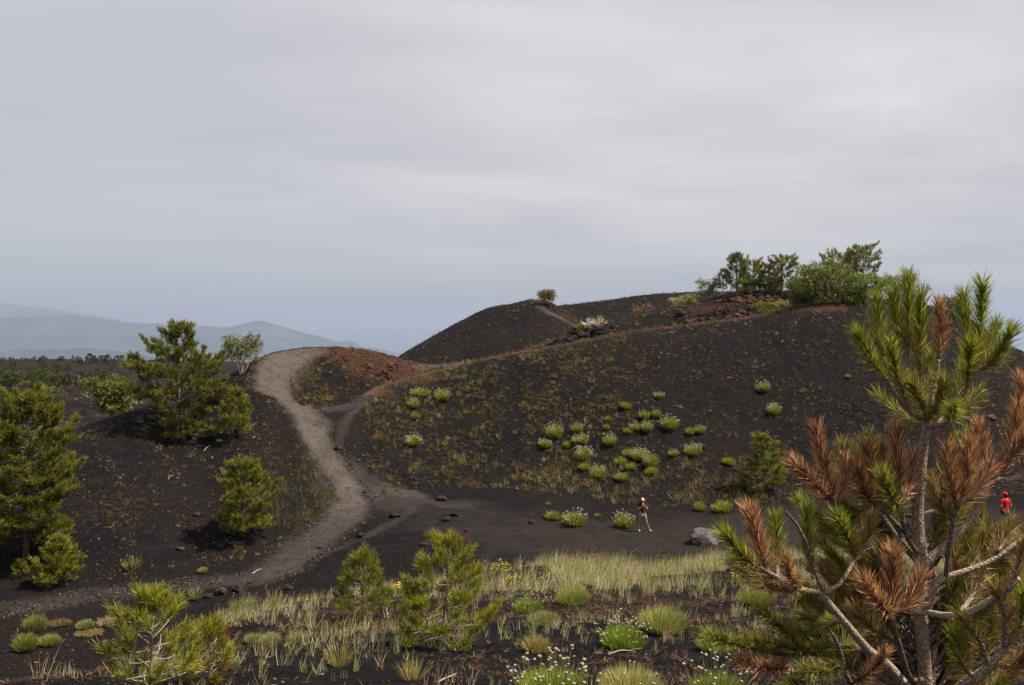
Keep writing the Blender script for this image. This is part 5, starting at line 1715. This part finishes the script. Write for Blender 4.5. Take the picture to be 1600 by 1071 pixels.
    # right side: thick forked branch with dead tops
    branch([(1440, 884, 0), (1475, 855, .02), (1512, 819, .05), (1544, 762, .05), (1562, 745, .05)], 10, 5,
           [('d', .0, 260, [(1552, 752, .05), (1540, 715, .05), (1531, 668, .05)]),
            ('d', .0, 300, [(1562, 745, .05), (1580, 700, .05), (1592, 640, .06)]),
            ('d', .1, 260, [(1585, 690, .05), (1594, 645, .1), (1597, 598, .12)]),
            ('d', .1, 220, [(1575, 720, .0), (1598, 690, -.05), (1622, 665, -.05)]),
            ('o', .2, 200, [(1530, 790, .1), (1505, 760, .2), (1490, 720, .25)])], (.23, .17, .125))
    branch([(1555, 752, .05), (1575, 750, -.02), (1606, 740, -.06)], 7, 4, [('b', .3, 120, [(1585, 746, -.03), (1605, 725, -.05), (1625, 700, -.05)])], (.3, .22, .16))
    branch([(1447, 960, 0), (1462, 915, -.05), (1478, 902, -.06), (1515, 890, -.06), (1552, 874, -.05), (1606, 835, -.02)], 7, 4,
           [('o', .1, 220, [(1552, 874, -.05), (1575, 880, .05), (1605, 870, .1)]),
            ('b', .0, 70, [(1560, 862, -.05), (1574, 838, .02), (1580, 816, .05)]),
            ('b', .0, 200, [(1552, 874, -.05), (1562, 858, .0), (1568, 836, .04)]),
            ('m', .0, 180, [(1570, 865, -.04), (1592, 852, .02), (1604, 830, .05)]),
            ('m', .1, 180, [(1515, 890, -.06), (1530, 865, .05), (1540, 838, .1)])], (.24, .18, .13))
    branch([(1478, 902, -.06), (1484, 850, -.1), (1492, 805, -.13), (1499, 780, -.14)], 5, 4.5,
           [('d', .0, 280, [(1496, 795, -.14), (1486, 750, -.16), (1481, 705, -.16)]),
            ('d', .0, 280, [(1499, 785, -.14), (1510, 745, -.14), (1515, 698, -.14)]),
            ('d', .1, 220, [(1497, 790, -.14), (1525, 765, -.1), (1545, 735, -.08)]),
            ('b', .1, 150, [(1490, 815, -.13), (1468, 790, -.1), (1455, 755, -.06)])], BARKD)
    branch([(1447, 957, -.03), (1480, 962, -.18), (1512, 957, -.28), (1545, 940, -.34), (1568, 927, -.38), (1590, 903, -.42)], 6, 6.5,
           [('b', .3, 90, [(1500, 958, -.2), (1520, 930, -.1), (1535, 895, -.05)]),
            ('b', .3, 110, [(1575, 922, -.4), (1590, 890, -.45), (1602, 850, -.48)])], (.32, .25, .19))
    branch([(1450, 1075, .05), (1458, 1020, .1), (1462, 960, .14), (1458, 900, .12), (1452, 860, .1)], 9, 4,
           [('o', .1, 240, [(1460, 930, .14), (1490, 890, .25), (1510, 840, .3)]),
            ('o', .2, 240, [(1452, 860, .1), (1470, 820, .2), (1478, 770, .25)]),
            ('g', .2, 220, [(1455, 880, .1), (1468, 800, .25), (1472, 740, .3)])], (.3, .23, .17))
    # lower left dark mass and low shoots
    branch([(1440, 1090, 0), (1380, 1060, .05), (1330, 1030, .05), (1270, 1022, 0), (1230, 1024, -.05)], 8, 4,
           [('o', .0, 260, [(1270, 1022, 0), (1225, 1010, -.1), (1170, 1000, -.2)]),
            ('g', .1, 280, [(1230, 1024, -.05), (1180, 1015, -.2), (1108, 995, -.32)]),
            ('o', .0, 260, [(1255, 1020, 0), (1225, 985, -.05), (1190, 955, -.1)]),
            ('d', .1, 260, [(1240, 1040, -.2), (1205, 1045, -.3), (1160, 1036, -.4)]),
            ('o', .0, 260, [(1300, 1026, .05), (1270, 985, .05), (1250, 940, .05)]),
            ('o', .0, 240, [(1340, 1034, .05), (1320, 990, .1), (1300, 945, .12)]),
            ('o', .0, 240, [(1290, 1040, -.1), (1250, 1065, -.25), (1210, 1085, -.35)])], BARKD)
    branch([(1350, 1100, -.1), (1325, 1060, -.16), (1310, 1010, -.18), (1290, 975, -.2)], 6, 3,
           [('o', .0, 220, [(1318, 1040, -.17), (1290, 1050, -.3), (1255, 1050, -.4)]),
            ('o', .0, 220, [(1310, 1010, -.18), (1345, 985, -.1), (1365, 950, -.05)]),
            ('d', .2, 140, [(1330, 1070, -.16), (1360, 1050, -.25), (1385, 1020, -.3)], .08)], BARKD)
    # lower right
    branch([(1460, 1100, -.1), (1500, 1072, -.2), (1545, 1040, -.26), (1580, 1000, -.3), (1610, 965, -.34)], 8, 6,
           [('m', .1, 150, [(1545, 1040, -.26), (1530, 1000, -.32), (1500, 960, -.38)]),
            ('b', .1, 160, [(1570, 1010, -.3), (1570, 960, -.36), (1555, 920, -.4)]),
            ('g', .2, 160, [(1575, 1005, -.3), (1598, 970, -.36), (1600, 925, -.4)]),
            ('g', .2, 180, [(1520, 1058, -.22), (1500, 1030, -.3), (1492, 990, -.34)]),
            ('b', .1, 180, [(1550, 1035, -.26), (1585, 1040, -.3), (1615, 1020, -.34)])], (.27, .21, .16))
    branch([(1455, 1085, .1), (1510, 1050, .2), (1560, 1010, .26), (1610, 985, .3)], 7, 4,
           [('o', .0, 240, [(1530, 1035, .2), (1535, 980, .25), (1530, 930, .28)]),
            ('o', .0, 240, [(1560, 1010, .26), (1580, 960, .3), (1590, 900, .32)]),
            ('o', .0, 240, [(1500, 1055, .2), (1490, 1000, .28), (1500, 950, .3)]),
            ('b', .0, 200, [(1580, 1000, .28), (1560, 950, .3), (1555, 905, .34)]),
            ('m', .0, 220, [(1590, 995, .28), (1605, 930, .32), (1605, 870, .34)])], BARKD)
    # inner random shoots that fill the mass behind the trunk
    for q in range(52):
        ty = rr_.uniform(770, 1070)
        sgn = rr_.choice([-1, 1])
        tx = 1440 + sgn * (rr_.uniform(50, 135) if ty > 900 or sgn < 0 else rr_.uniform(40, 80))
        up = rr_.uniform(25, 90)
        dy = rr_.uniform(.12, .5)
        kd = rr_.choice(['o', 'o', 'g', 'm', 'b', 'o'])
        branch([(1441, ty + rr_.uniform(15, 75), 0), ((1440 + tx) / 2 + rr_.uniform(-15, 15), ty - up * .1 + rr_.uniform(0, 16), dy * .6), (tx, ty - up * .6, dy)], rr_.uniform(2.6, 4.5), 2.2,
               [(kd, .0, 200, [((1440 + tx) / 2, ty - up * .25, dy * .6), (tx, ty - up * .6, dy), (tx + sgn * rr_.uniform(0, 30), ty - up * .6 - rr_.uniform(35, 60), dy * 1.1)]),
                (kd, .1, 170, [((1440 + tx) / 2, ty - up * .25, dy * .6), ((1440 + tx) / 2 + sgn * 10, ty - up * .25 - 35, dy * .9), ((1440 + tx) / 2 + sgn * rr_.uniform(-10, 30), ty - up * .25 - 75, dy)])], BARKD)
    for q in range(60):
        ty = rr_.uniform(900, 1085)
        tx = rr_.uniform(1475, 1625) if q % 5 < 3 else rr_.uniform(1235, 1400)
        dy = rr_.uniform(.02, .55)
        kd = rr_.choice(['o', 'o', 'm', 'b', 'o', 'd'])
        sx = tx + (1440 - tx) * .55
        branch([(1443, ty + rr_.uniform(30, 150), .02), ((1443 + sx) / 2 + rr_.uniform(-12, 12), ty + rr_.uniform(20, 60), dy * .4), (sx, ty + 14, dy * .8)], rr_.uniform(2.4, 4.2), 2.0,
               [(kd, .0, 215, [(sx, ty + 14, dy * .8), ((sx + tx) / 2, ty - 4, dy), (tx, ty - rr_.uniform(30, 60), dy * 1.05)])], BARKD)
    return root


big_pine()


# ------------------------------------------------------------------ people
def skin_body(name, joints, edges, mat, parent, sub=2, root_joint=None):
    names = list(joints)
    if root_joint:
        names.remove(root_joint)
        names = [root_joint] + names
    ix = {n: i for i, n in enumerate(names)}
    me = bpy.data.meshes.new(name)
    me.from_pydata([joints[n][0] for n in names], [(ix[a], ix[b]) for a, b in edges], [])
    o = bpy.data.objects.new(name, me)
    C.objects.link(o)
    o.parent = parent
    o.modifiers.new('skin', 'SKIN')
    if not me.skin_vertices:
        bpy.context.view_layer.objects.active = o
    sv = me.skin_vertices[0].data if me.skin_vertices else None
    for i, n in enumerate(names):
        r = joints[n][1]
        sv[i].radius = (r, r) if not isinstance(r, tuple) else r
    sv[0].use_root = True
    sm = o.modifiers.new('smooth', 'SUBSURF')
    sm.levels = sub
    sm.render_levels = sub
    o.modifiers['skin'].use_smooth_shade = True
    me.materials.append(mat)
    # bake the surface so that it is one plain continuous mesh
    dg = bpy.context.evaluated_depsgraph_get()
    dg.update()
    nm = bpy.data.meshes.new_from_object(o.evaluated_get(dg))
    o.modifiers.clear()
    o.data = nm
    nm.name = name
    return o


M_SKIN = cloth_mat('skin', (.36, .185, .12), .6)
M_BLACKTOP = cloth_mat('black_cotton', (.010, .010, .013))
M_KHAKI = cloth_mat('khaki_cotton', (.27, .23, .165))
M_WHITE = cloth_mat('white_cotton', (.46, .40, .32))
M_HAIR = cloth_mat('dark_hair', (.012, .008, .006), .5)
M_SHOE = cloth_mat('pale_shoe', (.50, .45, .38))
M_RED = cloth_mat('red_cotton', (.55, .012, .018))
M_NAVY = cloth_mat('dark_trouser', (.014, .014, .018))
M_PHONE = cloth_mat('phone_case', (.35, .03, .02), .4)
M_EYE = cloth_mat('eye', (.02, .015, .012), .3)
M_LIP = cloth_mat('lip', (.35, .08, .07), .5)


def hand(J, E, wrist, palm, prefix, dirv, up, side):
    """five bent fingers of unequal length rooted in the palm"""
    dirv, up, side = [np.asarray(norm(np.asarray(v, float))) for v in (dirv, up, side)]
    p = np.asarray(J[palm][0])
    for i, (o, l) in enumerate(((-.028, .062), (-.010, .074), (.010, .070), (.027, .055))):
        b = p + side * o + dirv * .03
        m1 = b + dirv * l * .5
        t = m1 + dirv * l * .25 - up * l * .42
        J[prefix + 'f%d' % i] = (b, .010)
        J[prefix + 'k%d' % i] = (m1, .0085)
        J[prefix + 't%d' % i] = (t, .0075)
        E += [(palm, prefix + 'f%d' % i), (prefix + 'f%d' % i, prefix + 'k%d' % i), (prefix + 'k%d' % i, prefix + 't%d' % i)]
    J[prefix + 'th'] = (p - side * .045 + dirv * .012, .011)
    J[prefix + 'tt'] = (p - side * .058 + dirv * .05 - up * .012, .009)
    E += [(palm, prefix + 'th'), (prefix + 'th', prefix + 'tt')]


def ellipsoid(name, c, r, mat, parent, cut=None, sub=3):
    V, T = ico(sub)
    V = V * np.asarray(r)
    if cut is not None:
        V[:, 2] = np.maximum(V[:, 2], cut)
    m = MB()
    m.add(V + np.asarray(c), T)
    return m.build(name, mat, parent, True)


def walking_woman():
    foot = hit(1004, 831, 5.6, 7.0)
    root = empty('person', foot, math.radians(8))
    sc_ = 52 * foot[1] / F / 1.68
    root.scale = (sc_, sc_, sc_)
    tag(root, 'person walking on the valley floor in white cap, black top and pale shorts, hands raised', 'person')
    J = {
        'pelvis': ((0, 0, .93), (.135, .10)), 'waist': ((0, 0, 1.10), (.115, .085)), 'chest': ((0, 0, 1.28), (.135, .10)), 'collar': ((0, .005, 1.385), (.085, .07)),
        'neck': ((0, 0, 1.45), .048), 'head': ((0, -.012, 1.545), (.075, .088)), 'crown': ((0, -.005, 1.625), (.07, .08)), 'nose': ((0, -.112, 1.54), .014),
        'earl': ((-.078, 0, 1.54), .018), 'earr': ((.078, 0, 1.54), .018),
        'hipl': ((-.085, 0, .88), .095), 'kneel': ((-.13, .02, .49), .058), 'calfl': ((-.14, .06, .34), .054), 'ankl': ((-.15, .12, .09), .036), 'toel': ((-.17, -.06, .035), .032),
        'hipr': ((.085, 0, .88), .095), 'kneer': ((.19, -.04, .50), .058), 'calfr': ((.25, 0, .35), .054), 'ankr': ((.36, .05, .10), .036), 'toer': ((.43, -.09, .035), .032),
        'shl': ((-.17, 0, 1.37), .052), 'ell': ((-.235, -.06, 1.12), .040), 'wrl': ((-.085, -.23, 1.30), .027), 'pal': ((-.06, -.25, 1.36), (.032, .018)),
        'shr': ((.17, 0, 1.37), .052), 'elr': ((.235, -.06, 1.12), .040), 'wrr': ((.085, -.23, 1.30), .027), 'par': ((.06, -.25, 1.36), (.032, .018)),
    }
    E = [('pelvis', 'waist'), ('waist', 'chest'), ('chest', 'collar'), ('collar', 'neck'), ('neck', 'head'), ('head', 'crown'), ('head', 'nose'), ('head', 'earl'), ('head', 'earr'),
         ('pelvis', 'hipl'), ('hipl', 'kneel'), ('kneel', 'calfl'), ('calfl', 'ankl'), ('ankl', 'toel'), ('pelvis', 'hipr'), ('hipr', 'kneer'), ('kneer', 'calfr'), ('calfr', 'ankr'), ('ankr', 'toer'),
         ('collar', 'shl'), ('shl', 'ell'), ('ell', 'wrl'), ('wrl', 'pal'), ('collar', 'shr'), ('shr', 'elr'), ('elr', 'wrr'), ('wrr', 'par')]
    hand(J, E, 'wrl', 'pal', 'l', (.35, -.2, 1), (-.4, -1, 0), (1, 0, -.3))
    hand(J, E, 'wrr', 'par', 'r', (-.35, -.2, 1), (.4, -1, 0), (-1, 0, -.3))
    skin_body('body', J, E, M_SKIN, root, 2, 'pelvis')

    def grow(keys, g, ed):
        K = {}
        for k in keys:
            c, r = J[k]
            K[k] = (c, tuple(x + g for x in r) if isinstance(r, tuple) else r + g)
        return K, ed
    K, ed = grow(['waist', 'chest', 'collar', 'shl', 'shr'], .014, None)
    K['hem'] = ((0, 0, .95), (.150, .118))
    K['sl'] = ((-.20, -.03, 1.25), .058)
    K['sr'] = ((.20, -.03, 1.25), .058)
    skin_body('shirt', K, [('waist', 'hem'), ('waist', 'chest'), ('chest', 'collar'), ('collar', 'shl'), ('collar', 'shr'), ('shl', 'sl'), ('shr', 'sr')], M_BLACKTOP, root, 2, 'waist')
    K = {'pelvis': ((0, 0, .985), (.155, .118)), 'hipl': ((-.09, 0, .86), .112), 'hipr': ((.09, 0, .86), .112), 'll': ((-.115, .01, .62), .092), 'lr': ((.16, -.025, .62), .092)}
    skin_body('shorts', K, [('pelvis', 'hipl'), ('pelvis', 'hipr'), ('hipl', 'll'), ('hipr', 'lr')], M_KHAKI, root, 2, 'pelvis')
    for sx in (('ankl', 'toel'), ('ankr', 'toer')):
        a, b = np.array(J[sx[0]][0]), np.array(J[sx[1]][0])
        K = {'h': (a + np.array([0, .03, -.05]), .043), 'm': ((a + b) / 2 + np.array([0, 0, -.012]), .046), 't': (b + np.array([0, -.02, .008]), .038), 'an': (a + np.array([0, 0, .01]), .046)}
        skin_body('shoe', K, [('m', 'h'), ('m', 't'), ('h', 'an')], M_SHOE, root, 2, 'm')
    K = {'top': ((0, .02, 1.60), .086), 'back': ((0, .06, 1.52), .075), 'l': ((-.085, .0, 1.50), .050), 'l2': ((-.12, -.05, 1.36), .052), 'r': ((.085, .0, 1.50), .050), 'r2': ((.12, -.05, 1.36), .052)}
    skin_body('hair', K, [('top', 'back'), ('back', 'l'), ('l', 'l2'), ('back', 'r'), ('r', 'r2')], M_HAIR, root, 2, 'top')
    cap = ellipsoid('cap', (0, .0, 1.628), (.088, .102, .080), M_WHITE, root, -.01)
    m = MB()
    V, T = ico(2)
    m.add(V * np.array([.085, .085, .010]) + np.array([0, -.11, 1.617]), T)
    m.build('brim', M_WHITE, cap, True)
    for sx in (-1, 1):
        ellipsoid('eye', (sx * .03, -.093, 1.555), (.011, .006, .008), M_EYE, root, None, 1)
    ellipsoid('mouth', (0, -.092, 1.498), (.022, .007, .007), M_LIP, root, None, 1)
    # the phone in both hands is a thing of its own
    ph = MB()
    V = np.array([[x, y, z] for x in (-1, 1) for y in (-1, 1) for z in (-1, 1)], float) * np.array([.036, .005, .074])
    T = [[0, 1, 3], [0, 3, 2], [4, 6, 7], [4, 7, 5], [0, 4, 5], [0, 5, 1], [2, 3, 7], [2, 7, 6], [0, 2, 6], [0, 6, 4], [1, 5, 7], [1, 7, 3]]
    ph.add(V, T)
    o = ph.build('phone', M_PHONE)
    mm = root.matrix_basis.copy()
    o.location = mm @ Vector((0, -.275, 1.36))
    o.rotation_euler = (math.radians(-12), 0, math.radians(8))
    o.scale = (sc_, sc_, sc_)
    md = o.modifiers.new('edge', 'BEVEL')
    md.width = .004
    tag(o, 'small reddish phone held up in both hands of the woman in the white cap', 'phone')


def red_man():
    foot = hit(1571, 833, 5.6, 7.2)
    root = empty('person', foot, math.radians(200))
    sc_ = 63 * foot[1] / F / 1.76
    root.scale = (sc_, sc_, sc_)
    tag(root, 'person in red shirt and red cap half hidden by the big pine, seen from behind', 'person')
    J = {
        'pelvis': ((0, 0, .96), (.14, .105)), 'waist': ((0, 0, 1.12), (.135, .10)), 'chest': ((0, 0, 1.33), (.16, .115)), 'collar': ((0, .005, 1.45), (.095, .075)),
        'neck': ((0, 0, 1.52), .055), 'head': ((0, -.012, 1.62), (.078, .094)), 'crown': ((0, -.005, 1.70), (.072, .085)), 'nose': ((0, -.118, 1.61), .016),
        'earl': ((-.08, 0, 1.61), .019), 'earr': ((.08, 0, 1.61), .019),
        'hipl': ((-.09, 0, .91), .10), 'kneel': ((-.11, -.10, .51), .062), 'calfl': ((-.11, -.08, .36), .058), 'ankl': ((-.11, -.10, .09), .04), 'toel': ((-.12, -.27, .035), .035),
        'hipr': ((.09, 0, .91), .10), 'kneer': ((.11, .06, .51), .062), 'calfr': ((.11, .14, .37), .058), 'ankr': ((.11, .25, .12), .04), 'toer': ((.12, .10, .04), .035),
        'shl': ((-.20, 0, 1.43), .06), 'ell': ((-.26, .06, 1.15), .045), 'wrl': ((-.25, -.06, .93), .030), 'pal': ((-.25, -.09, .86), (.035, .02)),
        'shr': ((.20, 0, 1.43), .06), 'elr': ((.26, .02, 1.15), .045), 'wrr': ((.25, -.14, .96), .030), 'par': ((.25, -.18, .90), (.035, .02)),
    }
    E = [('pelvis', 'waist'), ('waist', 'chest'), ('chest', 'collar'), ('collar', 'neck'), ('neck', 'head'), ('head', 'crown'), ('head', 'nose'), ('head', 'earl'), ('head', 'earr'),
         ('pelvis', 'hipl'), ('hipl', 'kneel'), ('kneel', 'calfl'), ('calfl', 'ankl'), ('ankl', 'toel'), ('pelvis', 'hipr'), ('hipr', 'kneer'), ('kneer', 'calfr'), ('calfr', 'ankr'), ('ankr', 'toer'),
         ('collar', 'shl'), ('shl', 'ell'), ('ell', 'wrl'), ('wrl', 'pal'), ('collar', 'shr'), ('shr', 'elr'), ('elr', 'wrr'), ('wrr', 'par')]
    hand(J, E, 'wrl', 'pal', 'l', (0, -.3, -1), (-1, 0, 0), (0, 1, 0))
    hand(J, E, 'wrr', 'par', 'r', (0, -.3, -1), (1, 0, 0), (0, 1, 0))
    skin_body('body', J, E, M_SKIN, root, 2, 'pelvis')
    K = {k: (J[k][0], tuple(x + .016 for x in J[k][1]) if isinstance(J[k][1], tuple) else J[k][1] + .014) for k in ('waist', 'chest', 'collar', 'shl', 'shr')}
    K['hem'] = ((0, 0, .93), (.155, .12))
    K['sl'] = ((-.238, .04, 1.25), .064)
    K['sr'] = ((.238, .012, 1.25), .064)
    skin_body('shirt', K, [('waist', 'hem'), ('waist', 'chest'), ('chest', 'collar'), ('collar', 'shl'), ('collar', 'shr'), ('shl', 'sl'), ('shr', 'sr')], M_RED, root, 2, 'waist')
    K = {'pelvis': ((0, 0, .95), (.15, .115)), 'hipl': ((-.095, 0, .88), .115), 'hipr': ((.095, 0, .88), .115), 'kl': ((-.11, -.10, .51), .082), 'kr': ((.11, .06, .51), .082), 'al': ((-.11, -.10, .12), .065), 'ar': ((.11, .24, .15), .065)}
    skin_body('trousers', K, [('pelvis', 'hipl'), ('pelvis', 'hipr'), ('hipl', 'kl'), ('hipr', 'kr'), ('kl', 'al'), ('kr', 'ar')], M_NAVY, root, 2, 'pelvis')
    for sx in (('ankl', 'toel'), ('ankr', 'toer')):
        a, b = np.array(J[sx[0]][0]), np.array(J[sx[1]][0])
        K = {'h': (a + np.array([0, .03, -.05]), .046), 'm': ((a + b) / 2 + np.array([0, 0, -.012]), .05), 't': (b + np.array([0, -.02, .008]), .041)}
        skin_body('shoe', K, [('m', 'h'), ('m', 't')], M_NAVY, root, 2, 'm')
    ellipsoid('hair', (0, .022, 1.63), (.087, .088, .088), M_HAIR, root)
    cap = ellipsoid('cap', (0, -.005, 1.70), (.10, .112, .095), M_RED, root, -.02)
    m = MB()
    V, T = ico(2)
    m.add(V * np.array([.085, .085, .010]) + np.array([0, -.12, 1.685]), T)
    m.build('brim', M_RED, cap, True)
    for sx in (-1, 1):
        ellipsoid('eye', (sx * .03, -.10, 1.63), (.011, .006, .008), M_EYE, root, None, 1)
    ellipsoid('mouth', (0, -.098, 1.565), (.024, .007, .007), M_LIP, root, None, 1)


walking_woman()
red_man()
